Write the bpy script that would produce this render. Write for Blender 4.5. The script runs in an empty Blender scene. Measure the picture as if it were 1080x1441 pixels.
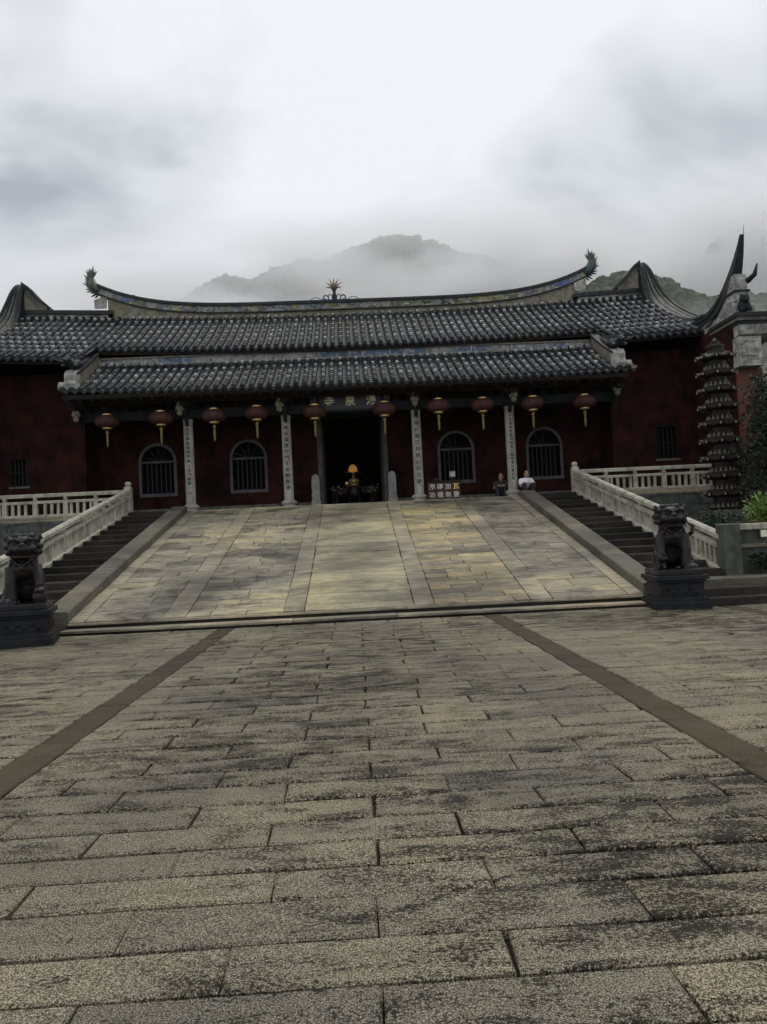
import bpy, bmesh, math, random
import numpy as np
from mathutils import Vector, Matrix, Euler
R = math.radians
random.seed(7)
SC = bpy.context.scene
COL = SC.collection

# ------------------------------------------------------------------ camera
cam_d = bpy.data.cameras.new('camera')
cam = bpy.data.objects.new('camera', cam_d); COL.objects.link(cam)
cam_d.sensor_fit = 'VERTICAL'; cam_d.sensor_height = 24.0
cam_d.lens = 24.0 * 1082 / 1441
cam_d.clip_start = 0.05; cam_d.clip_end = 5000
YAW, PITCH, ROLL = R(2.1), R(2.0), R(2.75)
_f = Vector((math.sin(YAW)*math.cos(PITCH), math.cos(YAW)*math.cos(PITCH), math.sin(PITCH)))
_r0 = Vector((math.cos(YAW), -math.sin(YAW), 0)); _u0 = _r0.cross(_f)
_r = _r0*math.cos(ROLL) - _u0*math.sin(ROLL); _u = _u0*math.cos(ROLL) + _r0*math.sin(ROLL)
_m = Matrix((_r, _u, -_f)).transposed().to_4x4()
_m.translation = (0, 0, 1.5)
cam.matrix_world = _m
SC.camera = cam

# ------------------------------------------------------------------ world, sun, exposure
SUN_EL, SUN_AZ = 64, 20           # soft sun high behind the cloud, beyond the hall
w = bpy.data.worlds.new('World'); SC.world = w; w.use_nodes = True
nt = w.node_tree; nt.nodes.clear()
def wn(t, **k):
    n = nt.nodes.new(t)
    for a, b in k.items(): setattr(n, a, b)
    return n
out = wn('ShaderNodeOutputWorld'); bg = wn('ShaderNodeBackground'); bg.inputs[1].default_value = 0.1
sky = wn('ShaderNodeTexSky', sky_type='NISHITA', sun_disc=False)
sky.sun_elevation = R(SUN_EL); sky.sun_rotation = R(SUN_AZ)
tc = wn('ShaderNodeTexCoord'); mp = wn('ShaderNodeMapping')
mp.inputs['Location'].default_value = (10.46, 14.83, 13.43); mp.inputs['Scale'].default_value = (1, 1, 1.5)
nz = wn('ShaderNodeTexNoise'); nz.inputs['Scale'].default_value = 1.5; nz.inputs['Detail'].default_value = 5
nz.inputs['Roughness'].default_value = 0.54; nz.inputs['Distortion'].default_value = 0.35
rp = wn('ShaderNodeValToRGB'); e = rp.color_ramp.elements
e[0].position = 0.38; e[0].color = (3.3, 3.5, 3.75, 1)
e[1].position = 0.56; e[1].color = (6.9, 7.0, 7.25, 1)
e2 = rp.color_ramp.elements.new(0.47); e2.color = (5.6, 5.75, 6.05, 1)
mx = wn('ShaderNodeMix', data_type='RGBA'); mx.inputs[0].default_value = 0.93
nt.links.new(tc.outputs['Generated'], mp.inputs[0]); nt.links.new(mp.outputs[0], nz.inputs['Vector'])
nt.links.new(nz.outputs[0], rp.inputs[0]); nt.links.new(sky.outputs[0], mx.inputs[6]); nt.links.new(rp.outputs[0], mx.inputs[7])
nt.links.new(mx.outputs[2], bg.inputs[0]); nt.links.new(bg.outputs[0], out.inputs[0])

sd = bpy.data.lights.new('sun', 'SUN'); sd.energy = 0.7; sd.angle = R(18); sd.color = (1, 0.95, 0.86)
so = bpy.data.objects.new('sun', sd); COL.objects.link(so)
_sv = Vector((math.sin(R(SUN_AZ))*math.cos(R(SUN_EL)), math.cos(R(SUN_AZ))*math.cos(R(SUN_EL)), math.sin(R(SUN_EL))))
so.rotation_euler = _sv.to_track_quat('Z', 'Y').to_euler(); so.location = (-20, -20, 60)

vs = SC.view_settings
vs.view_transform = 'Standard'; vs.look = 'None'; vs.exposure = 0.42; vs.gamma = 1.0; vs.use_curve_mapping = False
SC.cycles.use_denoising = True
SC.cycles.max_bounces = 8; SC.cycles.volume_bounces = 5; SC.cycles.diffuse_bounces = 3

# ------------------------------------------------------------------ materials
class G:
    """small node-graph helper"""
    def __init__(s, name):
        s.m = bpy.data.materials.new(name); s.m.use_nodes = True; s.nt = s.m.node_tree
        s.b = s.nt.nodes['Principled BSDF']; s.geo = None
    def n(s, t, **k):
        x = s.nt.nodes.new(t)
        for a, b in k.items(): setattr(x, a, b)
        return x
    def l(s, a, b): s.nt.links.new(a, b)
    def val(s, sock, v):
        if hasattr(v, 'is_output') or isinstance(v, bpy.types.NodeSocket): s.l(v, sock)
        else: sock.default_value = v
    def pos(s):
        if not s.geo: s.geo = s.n('ShaderNodeNewGeometry')
        return s.geo.outputs['Position']
    def objco(s): return s.n('ShaderNodeTexCoord').outputs['Object']
    def mapped(s, v, scale=(1,1,1), loc=(0,0,0), rot=(0,0,0)):
        m = s.n('ShaderNodeMapping'); s.l(v, m.inputs[0])
        m.inputs['Scale'].default_value = scale; m.inputs['Rotation'].default_value = rot
        s.val(m.inputs['Location'], loc); return m.outputs[0]
    def noise(s, scale, detail=4, rough=0.55, v=None, dist=0.0):
        x = s.n('ShaderNodeTexNoise'); s.l(v if v is not None else s.pos(), x.inputs['Vector'])
        x.inputs['Scale'].default_value = scale; x.inputs['Detail'].default_value = detail
        x.inputs['Roughness'].default_value = rough; x.inputs['Distortion'].default_value = dist
        return x.outputs[0]
    def voro(s, scale, v=None, feature='F1', out=0):
        x = s.n('ShaderNodeTexVoronoi', feature=feature); s.l(v if v is not None else s.pos(), x.inputs['Vector'])
        x.inputs['Scale'].default_value = scale; return x.outputs[out]
    def ramp(s, fac, stops, interp='LINEAR'):
        x = s.n('ShaderNodeValToRGB'); s.l(fac, x.inputs[0]); cr = x.color_ramp; cr.interpolation = interp
        while len(cr.elements) < len(stops): cr.elements.new(0.5)
        for el, (p, c) in zip(cr.elements, stops):
            el.position = p; el.color = (c, c, c, 1) if isinstance(c, (int, float)) else (*c, 1)
        return x.outputs[0]
    def mix(s, fac, a, b, mode='MIX'):
        x = s.n('ShaderNodeMix', data_type='RGBA', blend_type=mode)
        s.val(x.inputs[0], fac)
        for i, q in ((6, a), (7, b)):
            if isinstance(q, bpy.types.NodeSocket): s.l(q, x.inputs[i])
            else: x.inputs[i].default_value = (*q, 1) if isinstance(q, tuple) else (q, q, q, 1)
        return x.outputs[2]
    def math(s, op, a, b=0.0):
        x = s.n('ShaderNodeMath', operation=op); s.val(x.inputs[0], a); s.val(x.inputs[1], b); return x.outputs[0]
    def rnd(s):
        """one random number for each piece, joined or single"""
        o = s.n('ShaderNodeObjectInfo').outputs['Random']
        if not s.geo: s.geo = s.n('ShaderNodeNewGeometry')
        return s.math('FRACT', s.math('ADD', s.math('MULTIPLY', o, 7.31), s.geo.outputs['Random Per Island']))
    def bump(s, h, strength=0.3, dist=0.01):
        x = s.n('ShaderNodeBump'); s.l(h, x.inputs['Height']); x.inputs['Strength'].default_value = strength
        x.inputs['Distance'].default_value = dist; s.l(x.outputs[0], s.b.inputs['Normal'])
    def done(s, col, rough=0.7, spec=0.5, metal=0.0):
        s.val(s.b.inputs['Base Color'], col if isinstance(col, bpy.types.NodeSocket) else (*col, 1))
        s.val(s.b.inputs['Roughness'], rough); s.b.inputs['Specular IOR Level'].default_value = spec
        s.b.inputs['Metallic'].default_value = metal
        return s.m
M = {}
def plaza_mat(name, light, dark, stain_lo, tint):
    g = G(name); p = g.pos(); r = g.rnd()
    off = g.n('ShaderNodeCombineXYZ'); g.l(g.math('MULTIPLY', r, 37.0), off.inputs[2])
    pv = g.mapped(p, (1, 1, 1), off.outputs[0])
    grain = g.noise(150, 3, 0.8, pv)
    pits = g.voro(105, pv)
    base = g.ramp(grain, [(0.42, dark), (0.50, tuple(0.45*a+0.55*b for a, b in zip(light, dark))), (0.60, light), (0.74, tuple(min(1, a*1.5) for a in light))])
    base = g.mix(g.ramp(pits, [(0.15, 0.85), (0.45, 0.0)]), base, dark)
    slab = g.ramp(r, [(0.0, (0.80, 0.80, 0.80)), (0.3, (0.97, 0.94, 0.88)), (0.7, (1.10, 1.06, 0.96)), (1.0, (0.90, 0.88, 0.88))])
    base = g.mix(1.0, base, slab, 'MULTIPLY')
    broad = g.noise(0.42, 3, 0.5)
    base = g.mix(1.0, base, g.ramp(broad, [(0.3, (0.62, 0.62, 0.64)), (0.65, tint)]), 'MULTIPLY')
    # black lichen and damp blotches, drawn out along the rows
    s1 = g.noise(2.6, 6, 0.66, g.mapped(p, (0.8, 1.9, 1)), 0.8)
    s3 = g.noise(0.33, 2, 0.5, g.mapped(p, (1, 1, 1), (4.7, 1.2, 0)))
    s2 = g.noise(46, 3, 0.8, g.mapped(p, (1.0, 1.5, 1)))
    s1 = g.math('ADD', g.math('MULTIPLY', s1, 0.6), g.math('MULTIPLY', g.noise(3.4, 5, 0.68, g.mapped(pv, (0.9, 2.0, 1)), 0.6), 0.4))
    st = g.math('ADD', g.math('ADD', g.math('MULTIPLY', s1, 0.70), g.math('MULTIPLY', s2, 0.58)), g.math('MULTIPLY', s3, 0.30))
    st = g.ramp(st, [(stain_lo+0.205, 0.0), (stain_lo+0.232, 0.85), (stain_lo+0.27, 1.0)])
    base = g.mix(g.math('MULTIPLY', st, 0.93), base, (0.010, 0.009, 0.007))
    moss = g.ramp(g.noise(3.3, 4, 0.6), [(0.58, 0.0), (0.72, 0.35)])
    base = g.mix(moss, base, (0.05, 0.055, 0.02))
    h = g.math('SUBTRACT', g.math('ADD', grain, g.math('MULTIPLY', pits, 0.5)), g.math('MULTIPLY', st, 0.2))
    g.bump(h, 0.55, 0.006)
    return g.done(base, g.ramp(g.noise(2.0, 3), [(0.35, 0.5), (0.65, 0.8)]), 0.15)
M['plaza'] = plaza_mat('granite_paving', (0.51, 0.48, 0.39), (0.028, 0.026, 0.021), 0.598, (1.15, 1.10, 0.97))
M['strip'] = plaza_mat('brown_paving_strip', (0.14, 0.12, 0.08), (0.03, 0.026, 0.02), 0.66, (1.0, 0.95, 0.85))

def ramp_mat(name, stops, streak=0.75, spec=0.2):
    g = G(name); p = g.pos(); r = g.rnd()
    off = g.n('ShaderNodeCombineXYZ'); g.l(g.math('MULTIPLY', r, 23.0), off.inputs[0])
    base = g.ramp(r, stops)
    sv = g.mapped(p, (0.55, 4.0, 4.0), off.outputs[0])
    s = g.noise(3.6, 6, 0.72, sv)
    base = g.mix(1.0, base, g.ramp(s, [(0.3, (0.36, 0.34, 0.32)), (0.48, (1.0, 1.0, 0.97)), (0.7, (1.45, 1.42, 1.3))]), 'MULTIPLY')
    b2 = g.noise(1.0, 7, 0.74, g.mapped(p, (0.7, 1.1, 1.1)), 0.4)
    base = g.mix(g.ramp(b2, [(0.46, 0.0), (0.60, streak)]), base, (0.055, 0.052, 0.047))
    big = g.noise(0.38, 3, 0.55, g.mapped(p, (1, 1, 1), (2.2, 5.1, 0)))
    base = g.mix(1.0, base, g.ramp(big, [(0.34, (0.58, 0.58, 0.6)), (0.5, (1.0, 0.98, 0.95)), (0.66, (1.32, 1.25, 1.08))]), 'MULTIPLY')
    gr = g.noise(55, 3, 0.7)
    base = g.mix(0.6, base, g.ramp(gr, [(0.3, 0.5), (0.65, 1.25)]), 'MULTIPLY')
    g.bump(g.math('ADD', gr, g.math('MULTIPLY', s, 0.6)), 0.4, 0.006)
    return g.done(base, g.ramp(b2, [(0.4, 0.8), (0.62, 0.55)]), spec)
M['ramp_grey'] = ramp_mat('weathered_grey_slab', [(0, (0.22, 0.208, 0.175)), (0.25, (0.28, 0.262, 0.21)), (0.5, (0.33, 0.30, 0.235)), (0.75, (0.26, 0.247, 0.205)), (1, (0.36, 0.322, 0.245))], 0.80)
M['ramp_gold'] = ramp_mat('ochre_slab', [(0, (0.16, 0.155, 0.14)), (0.15, (0.34, 0.30, 0.20)), (0.55, (0.42, 0.36, 0.23)), (0.8, (0.30, 0.27, 0.20)), (1, (0.46, 0.37, 0.21))], 0.55)
M['ramp_mid'] = ramp_mat('cream_slab', [(0, (0.30, 0.28, 0.20)), (0.5, (0.36, 0.335, 0.235)), (1, (0.40, 0.37, 0.26))], 0.45)
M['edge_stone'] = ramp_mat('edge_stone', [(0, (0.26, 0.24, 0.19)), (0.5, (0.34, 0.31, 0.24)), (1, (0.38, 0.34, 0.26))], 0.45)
M['step_stone'] = ramp_mat('dark_step_stone', [(0, (0.018, 0.0175, 0.017)), (0.5, (0.026, 0.025, 0.023)), (1, (0.036, 0.034, 0.03))], 0.6, 0.1)
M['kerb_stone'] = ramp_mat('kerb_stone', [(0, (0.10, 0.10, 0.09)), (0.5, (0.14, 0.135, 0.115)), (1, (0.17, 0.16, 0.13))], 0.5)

def stone_mat(name, light, dark, grime, lo=0.45, hi=0.65, rough=0.75, sc=3.0, spec=0.4):
    g = G(name); p = g.pos()
    a = g.noise(sc, 6, 0.65); b = g.noise(40, 3, 0.65)
    base = g.mix(g.ramp(a, [(lo, 0.0), (hi, 1.0)]), light, dark)
    c = g.noise(1.1, 5, 0.7, g.mapped(p, (3, 3, 0.8)))
    base = g.mix(g.ramp(c, [(0.5, 0.0), (0.7, 0.7)]), base, grime)
    base = g.mix(0.5, base, g.ramp(b, [(0.3, 0.6), (0.7, 1.15)]), 'MULTIPLY')
    g.bump(g.math('ADD', a, g.math('MULTIPLY', b, 0.5)), 0.35, 0.01)
    return g.done(base, rough, spec)
M['rail'] = stone_mat('balustrade_stone', (0.50, 0.47, 0.38), (0.27, 0.255, 0.20), (0.10, 0.105, 0.06))
M['pillar'] = stone_mat('column_stone', (0.40, 0.39, 0.35), (0.28, 0.27, 0.24), (0.17, 0.16, 0.14), rough=0.7)
M['grey_frame'] = stone_mat('window_stone', (0.115, 0.115, 0.12), (0.075, 0.075, 0.08), (0.04, 0.04, 0.04))
M['retain'] = stone_mat('mossy_wall_stone', (0.10, 0.105, 0.095), (0.05, 0.055, 0.048), (0.03, 0.036, 0.02))
M['plaster'] = stone_mat('weathered_white_plaster', (0.50, 0.49, 0.45), (0.20, 0.20, 0.175), (0.035, 0.036, 0.03), 0.40, 0.60, sc=4)
M['plaster_grey'] = stone_mat('grey_plaster', (0.17, 0.165, 0.15), (0.07, 0.068, 0.06), (0.025, 0.025, 0.022), sc=3)
M['ridge_cream'] = stone_mat('lichened_moulding', (0.24, 0.22, 0.175), (0.10, 0.095, 0.07), (0.13, 0.15, 0.04), sc=5)
M['red_wall'] = stone_mat('dark_red_wall', (0.056, 0.018, 0.015), (0.017, 0.008, 0.0075), (0.006, 0.005, 0.005), 0.36, 0.62, 0.9, 1.6, 0.08)
M['brick_red'] = stone_mat('red_brown_pier', (0.14, 0.045, 0.026), (0.08, 0.03, 0.022), (0.04, 0.02, 0.018))
M['wood'] = stone_mat('dark_timber', (0.022, 0.016, 0.014), (0.012, 0.010, 0.010), (0.02, 0.012, 0.01), rough=0.7, spec=0.12)
M['wood_green'] = stone_mat('faded_painted_timber', (0.02, 0.03, 0.026), (0.015, 0.018, 0.022), (0.014, 0.011, 0.01), rough=0.7, sc=6, spec=0.12)
M['carved'] = stone_mat('carved_pendant', (0.30, 0.28, 0.2), (0.10, 0.09, 0.06), (0.05, 0.04, 0.03), sc=14)
M['soil'] = stone_mat('dark_soil', (0.05, 0.042, 0.03), (0.03, 0.026, 0.02), (0.03, 0.03, 0.015), sc=8)
M['joint'] = stone_mat('joint_dirt', (0.022, 0.02, 0.015), (0.012, 0.011, 0.009), (0.02, 0.024, 0.01), sc=9)
M['black'] = stone_mat('charcoal_cloth', (0.02, 0.02, 0.022), (0.012, 0.012, 0.013), (0.01, 0.01, 0.01))

g = G('roof_tile'); p = g.pos(); r = g.rnd()
base = g.ramp(r, [(0, (0.014, 0.0145, 0.016)), (0.5, (0.021, 0.022, 0.0235)), (1, (0.031, 0.032, 0.034))])
li = g.noise(7, 5, 0.7); base = g.mix(g.ramp(li, [(0.54, 0.0), (0.76, 0.6)]), base, (0.065, 0.067, 0.064))
ms = g.noise(1.2, 4, 0.6); base = g.mix(g.ramp(ms, [(0.56, 0.0), (0.75, 0.45)]), base, (0.06, 0.065, 0.028))
g.bump(g.noise(60, 3, 0.6), 0.3, 0.005)
M['tile'] = g.done(base, g.ramp(li, [(0.4, 0.45), (0.6, 0.7)]), 0.2)
g = G('pan_tile'); li = g.noise(9, 4, 0.7)
M['pan'] = g.done(g.ramp(li, [(0.35, (0.016, 0.017, 0.018)), (0.7, (0.04, 0.042, 0.044))]), 0.55)
g = G('pale_glint_brick'); r = g.rnd()  # pale brick colour stands in for wet sky glints along the tile rows
M['weight'] = g.done(g.mix(g.ramp(g.noise(18, 3), [(0.4, 0.0), (0.7, 0.6)]), g.ramp(r, [(0, (0.16, 0.16, 0.17)), (0.5, (0.36, 0.365, 0.38)), (1, (0.64, 0.65, 0.67))]), (0.16, 0.16, 0.15)), 0.3)
g = G('dark_coping'); M['coping'] = g.done(g.ramp(g.noise(5, 5, 0.7), [(0.35, (0.012, 0.013, 0.014)), (0.7, (0.040, 0.042, 0.043))]), 0.55, 0.25)

g = G('painted_frieze'); p = g.pos()
q = g.mapped(p, (1, 1, 1.6)); pn = g.noise(1.15, 2, 0.4, g.mapped(p, (1, 0.2, 0.6)))
c = g.ramp(pn, [(0.36, (0.10, 0.17, 0.12)), (0.43, (0.30, 0.30, 0.27)), (0.49, (0.06, 0.10, 0.20)), (0.54, (0.26, 0.27, 0.25)), (0.6, (0.30, 0.26, 0.07)), (0.66, (0.12, 0.17, 0.19))])
fl = g.noise(9, 3, 0.6, q); c = g.mix(g.ramp(fl, [(0.50, 0.0), (0.60, 0.9)]), c, (0.40, 0.40, 0.36))
fl2 = g.noise(7, 3, 0.6, g.mapped(p, (1, 1, 1.6), (9, 3, 1))); c = g.mix(g.ramp(fl2, [(0.56, 0.0), (0.63, 0.85)]), c, (0.32, 0.27, 0.05))
c = g.mix(g.ramp(g.noise(4, 5, 0.75), [(0.50, 0.0), (0.68, 0.9)]), c, (0.035, 0.04, 0.04))
g.bump(g.noise(14, 3, 0.6), 0.6, 0.03)
M['frieze'] = g.done(c, 0.7)
g = G('blue_grey_frieze'); p = g.pos(); pn = g.noise(0.8, 2, 0.4, g.mapped(p, (1, 0.2, 0.5)))
c = g.ramp(pn, [(0.40, (0.24, 0.235, 0.22)), (0.52, (0.20, 0.21, 0.22)), (0.60, (0.06, 0.11, 0.22)), (0.68, (0.07, 0.16, 0.13))])
c = g.mix(g.ramp(g.noise(8, 4, 0.7), [(0.52, 0.0), (0.6, 0.8)]), c, (0.40, 0.40, 0.38))
c = g.mix(g.ramp(g.noise(3.5, 5, 0.75), [(0.48, 0.0), (0.66, 0.9)]), c, (0.03, 0.032, 0.034))
g.bump(g.noise(16, 3, 0.6), 0.5, 0.02)
M['band'] = g.done(c, 0.7)
g = G('glazed_green_blue'); c = g.ramp(g.noise(3, 3, 0.6), [(0.4, (0.025, 0.055, 0.06)), (0.52, (0.045, 0.08, 0.05)), (0.65, (0.12, 0.13, 0.05))])
M['glaze'] = g.done(g.mix(g.ramp(g.noise(9, 4, .7), [(0.5, 0.0), (0.68, 0.8)]), c, (0.04, 0.04, 0.035)), 0.4)
g = G('blue_enamel'); M['blue'] = g.done(g.ramp(g.noise(6, 4, .7), [(0.4, (0.03, 0.08, 0.26)), (0.65, (0.14, 0.17, 0.22))]), 0.45)
g = G('dark_bronze'); a = g.noise(6, 5, 0.65)
M['bronze'] = (g.bump(g.noise(45, 4, 0.65), 0.4, 0.006), g.done(g.ramp(a, [(0.35, (0.008, 0.007, 0.008)), (0.6, (0.018, 0.016, 0.016)), (0.8, (0.035, 0.033, 0.035))]), g.ramp(a, [(0.3, 0.30), (0.7, 0.55)]), 0.3))[1]
g = G('dark_granite'); a = g.noise(5, 5, 0.65)
M['dark_granite'] = (g.bump(g.noise(40, 4, 0.65), 0.3, 0.005), g.done(g.ramp(a, [(0.35, (0.009, 0.0095, 0.010)), (0.7, (0.024, 0.026, 0.027))]), 0.6, 0.2))[1]
g = G('old_pottery'); a = g.noise(9, 5, 0.7)
M['pottery'] = (g.bump(g.noise(30, 4, 0.65), 0.5, 0.01), g.done(g.ramp(a, [(0.35, (0.010, 0.008, 0.006)), (0.6, (0.025, 0.021, 0.014)), (0.75, (0.05, 0.046, 0.028))]), 0.55, 0.2))[1]
g = G('worn_gilt'); a = g.noise(20, 4, 0.7)
M['gilt_worn'] = g.done(g.ramp(a, [(0.4, (0.05, 0.043, 0.026)), (0.6, (0.20, 0.185, 0.13))]), 0.55)
g = G('bell_metal'); M['bell'] = g.done((0.16, 0.16, 0.155), 0.5)
def plain(name, col, rough=0.6, metal=0.0, vary=0.25, sc=12):
    g = G(name); a = g.noise(sc, 4, 0.6)
    return g.done(g.ramp(a, [(0.3, tuple(c*(1-vary) for c in col)), (0.7, tuple(min(1, c*(1+vary)) for c in col))]), rough, 0.5, metal)
M['gold'] = plain('gilding', (0.62, 0.46, 0.16), 0.35, 0.6)
M['ink'] = plain('ink', (0.03, 0.032, 0.034), 0.7)
M['letter_gold'] = plain('gilt_lettering', (0.68, 0.66, 0.40), 0.45)
M['letter_white'] = plain('white_lettering', (0.48, 0.47, 0.42), 0.6)
M['letter_yellow'] = plain('yellow_lettering', (0.75, 0.62, 0.18), 0.6)
M['plaque'] = plain('plaque_board', (0.018, 0.017, 0.030), 0.45)
M['lantern'] = plain('lantern_red_silk', (0.058, 0.0155, 0.0125), 0.7, 0, 0.3, 5)
M['tassel'] = plain('yellow_tassel', (0.22, 0.18, 0.05), 0.8)
M['copper'] = plain('flame_copper', (0.13, 0.075, 0.04), 0.5)
M['iron'] = plain('iron_bars', (0.012, 0.012, 0.014), 0.5)
M['glass'] = plain('dark_glass', (0.005, 0.005, 0.006), 0.85); M['glass'].node_tree.nodes['Principled BSDF'].inputs['Specular IOR Level'].default_value = 0.1
M['skin'] = plain('skin', (0.40, 0.24, 0.17), 0.6, 0, .1)
M['hair'] = plain('black_hair', (0.012, 0.011, 0.010), 0.5)
M['shirt_white'] = plain('white_shirt', (0.80, 0.80, 0.84), 0.8, 0, .06)
M['shirt_brown'] = plain('brown_jacket', (0.04, 0.028, 0.025), 0.8)
M['trousers'] = plain('dark_trousers', (0.018, 0.019, 0.026), 0.85)
M['red_cloth'] = plain('maroon_panel', (0.055, 0.02, 0.018), 0.8)
M['paper'] = plain('cream_paper', (0.80, 0.78, 0.62), 0.8, 0, .04)
M['leaf'] = plain('leaf', (0.055, 0.10, 0.022), 0.5, 0, 0.5, 3)
M['leaf_bright'] = plain('young_leaf', (0.13, 0.21, 0.035), 0.5, 0, 0.5, 4)
M['leaf_dark'] = plain('evergreen_leaf', (0.016, 0.032, 0.014), 0.55, 0, 0.5, 2)
M['bark'] = plain('bark', (0.05, 0.038, 0.028), 0.9)
M['porcelain'] = plain('white_blossom', (0.6, 0.62, 0.58), 0.6)
M['wood_red'] = plain('red_door_timber', (0.05, 0.012, 0.011), 0.55)
def glow(name, col, st):
    g = G(name); g.b.inputs['Emission Color'].default_value = (*col, 1); g.b.inputs['Emission Strength'].default_value = st
    return g.done(col, 0.5)
M['lamp_warm'] = glow('warm_lamp_shade', (0.8, 0.36, 0.09), 0.18)
M['lamp_dim'] = glow('dim_altar_light', (0.7, 0.55, 0.3), 0.22)
M['lamp_white'] = glow('white_lamp_tube', (0.9, 0.95, 1.0), 2.2)
g = G('forest_canopy'); r = g.rnd(); a = g.noise(0.5, 4, 0.7)
M['forest'] = g.done(g.mix(0.5, g.ramp(r, [(0, (0.020, 0.032, 0.016)), (0.5, (0.035, 0.055, 0.022)), (1, (0.055, 0.075, 0.028))]), g.ramp(a, [(0.35, (0.014, 0.024, 0.012)), (0.7, (0.05, 0.07, 0.03))])), 0.9)

# ------------------------------------------------------------------ mesh helpers
class MB:
    def __init__(s): s.v = []; s.f = []
    def add(s, vs, fs):
        o = len(s.v); s.v.extend([tuple(q) for q in vs]); s.f.extend([tuple(i+o for i in f) for f in fs]); return s
    def hexa(s, p):   # p: 4 bottom (ccw), 4 top
        return s.add(p, [(3,2,1,0), (4,5,6,7), (0,1,5,4), (1,2,6,5), (2,3,7,6), (3,0,4,7)])
    def box(s, x0, x1, y0, y1, z0, z1):
        return s.hexa([(x0,y0,z0),(x1,y0,z0),(x1,y1,z0),(x0,y1,z0),(x0,y0,z1),(x1,y0,z1),(x1,y1,z1),(x0,y1,z1)])
    def bbox(s, x0, x1, y0, y1, z0, z1, b=0.012):   # box with bevelled top rim
        rings = [(0, z0), (0, z1-b), (b, z1)]
        vs = []
        for i, z in rings: vs += [(x0+i,y0+i,z),(x1-i,y0+i,z),(x1-i,y1-i,z),(x0+i,y1-i,z)]
        fs = [(3,2,1,0), (8,9,10,11)]
        for k in (0, 4):
            for i in range(4): fs.append((k+i, k+(i+1)%4, k+4+(i+1)%4, k+4+i))
        return s.add(vs, fs)
    def prism(s, poly, a, b, axis='x'):   # poly of 2-D points extruded from a to b
        n = len(poly)
        P = {'x': lambda u, v, t: (t,u,v), 'y': lambda u, v, t: (u,t,v), 'z': lambda u, v, t: (u,v,t)}[axis]
        vs = [P(u,v,a) for u, v in poly] + [P(u,v,b) for u, v in poly]
        fs = [tuple(range(n))[::-1], tuple(range(n, 2*n))] + [(i, (i+1)%n, n+(i+1)%n, n+i) for i in range(n)]
        return s.add(vs, fs)
    def tube(s, pts, rad, n=8, flat=1.0, cap=True):
        pts = [Vector(p) for p in pts]
        if not hasattr(rad, '__len__'): rad = [rad]*len(pts)
        vs, fs = [], []
        up = None
        for i, p in enumerate(pts):
            d = (pts[min(i+1, len(pts)-1)] - pts[max(i-1, 0)]).normalized()
            if up is None:
                up = Vector((0,0,1)) if abs(d.z) < 0.9 else Vector((1,0,0))
            a = d.cross(up).normalized(); b = a.cross(d).normalized(); up = b
            for k in range(n):
                t = 2*math.pi*k/n
                vs.append(p + a*math.cos(t)*rad[i] + b*math.sin(t)*rad[i]*flat)
        for i in range(len(pts)-1):
            for k in range(n):
                fs.append((i*n+k, i*n+(k+1)%n, (i+1)*n+(k+1)%n, (i+1)*n+k))
        if cap:
            fs.append(tuple(range(n))[::-1]); fs.append(tuple(range((len(pts)-1)*n, len(pts)*n)))
        return s.add(vs, fs)
    def lathe(s, prof, n=16, c=(0,0,0), phase=0.0, sx=1.0, sy=1.0):
        vs, fs = [], []
        for r, z in prof:
            for k in range(n):
                t = 2*math.pi*k/n + phase
                vs.append((c[0]+r*math.cos(t)*sx, c[1]+r*math.sin(t)*sy, c[2]+z))
        for i in range(len(prof)-1):
            for k in range(n):
                fs.append((i*n+k, i*n+(k+1)%n, (i+1)*n+(k+1)%n, (i+1)*n+k))
        fs.append(tuple(range(n))[::-1]); fs.append(tuple(range((len(prof)-1)*n, len(prof)*n)))
        return s.add(vs, fs)
    def ball(s, c, r, n=10, m=7, rot=None):
        rx, ry, rz = r if hasattr(r, '__len__') else (r, r, r)
        vs = []; fs = []
        for i in range(1, m):
            ph = math.pi*i/m
            for k in range(n):
                t = 2*math.pi*k/n; vs.append(Vector((rx*math.sin(ph)*math.cos(t), ry*math.sin(ph)*math.sin(t), rz*math.cos(ph))))
        vs += [Vector((0,0,rz)), Vector((0,0,-rz))]
        for i in range(m-2):
            for k in range(n): fs.append((i*n+k, (i+1)*n+k, (i+1)*n+(k+1)%n, i*n+(k+1)%n))
        T, B = len(vs)-2, len(vs)-1
        for k in range(n):
            fs.append((T, k, (k+1)%n)); fs.append((B, (m-2)*n+(k+1)%n, (m-2)*n+k))
        if rot: vs = [Euler(rot).to_matrix() @ q for q in vs]
        return s.add([q+Vector(c) for q in vs], fs)
    def sweep(s, pts, frames, sec):
        """section sec [(a,b)..] swept; frames: list of (A,B) vectors"""
        n = len(sec); vs = []; fs = []
        for p, (A, B) in zip(pts, frames):
            for a, b in sec: vs.append(Vector(p)+A*a+B*b)
        for i in range(len(pts)-1):
            for k in range(n): fs.append((i*n+k, i*n+(k+1)%n, (i+1)*n+(k+1)%n, (i+1)*n+k))
        fs.append(tuple(range(n))[::-1]); fs.append(tuple(range((len(pts)-1)*n, len(pts)*n)))
        return s.add(vs, fs)
    def mesh(s, name, smooth=False):
        me = bpy.data.meshes.new(name); me.from_pydata([tuple(q) for q in s.v], [], s.f); me.update()
        bm = bmesh.new(); bm.from_mesh(me); bmesh.ops.recalc_face_normals(bm, faces=bm.faces); bm.to_mesh(me); bm.free()
        if smooth:
            me.polygons.foreach_set('use_smooth', [True]*len(me.polygons))
        return me
ORG = {}
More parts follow.
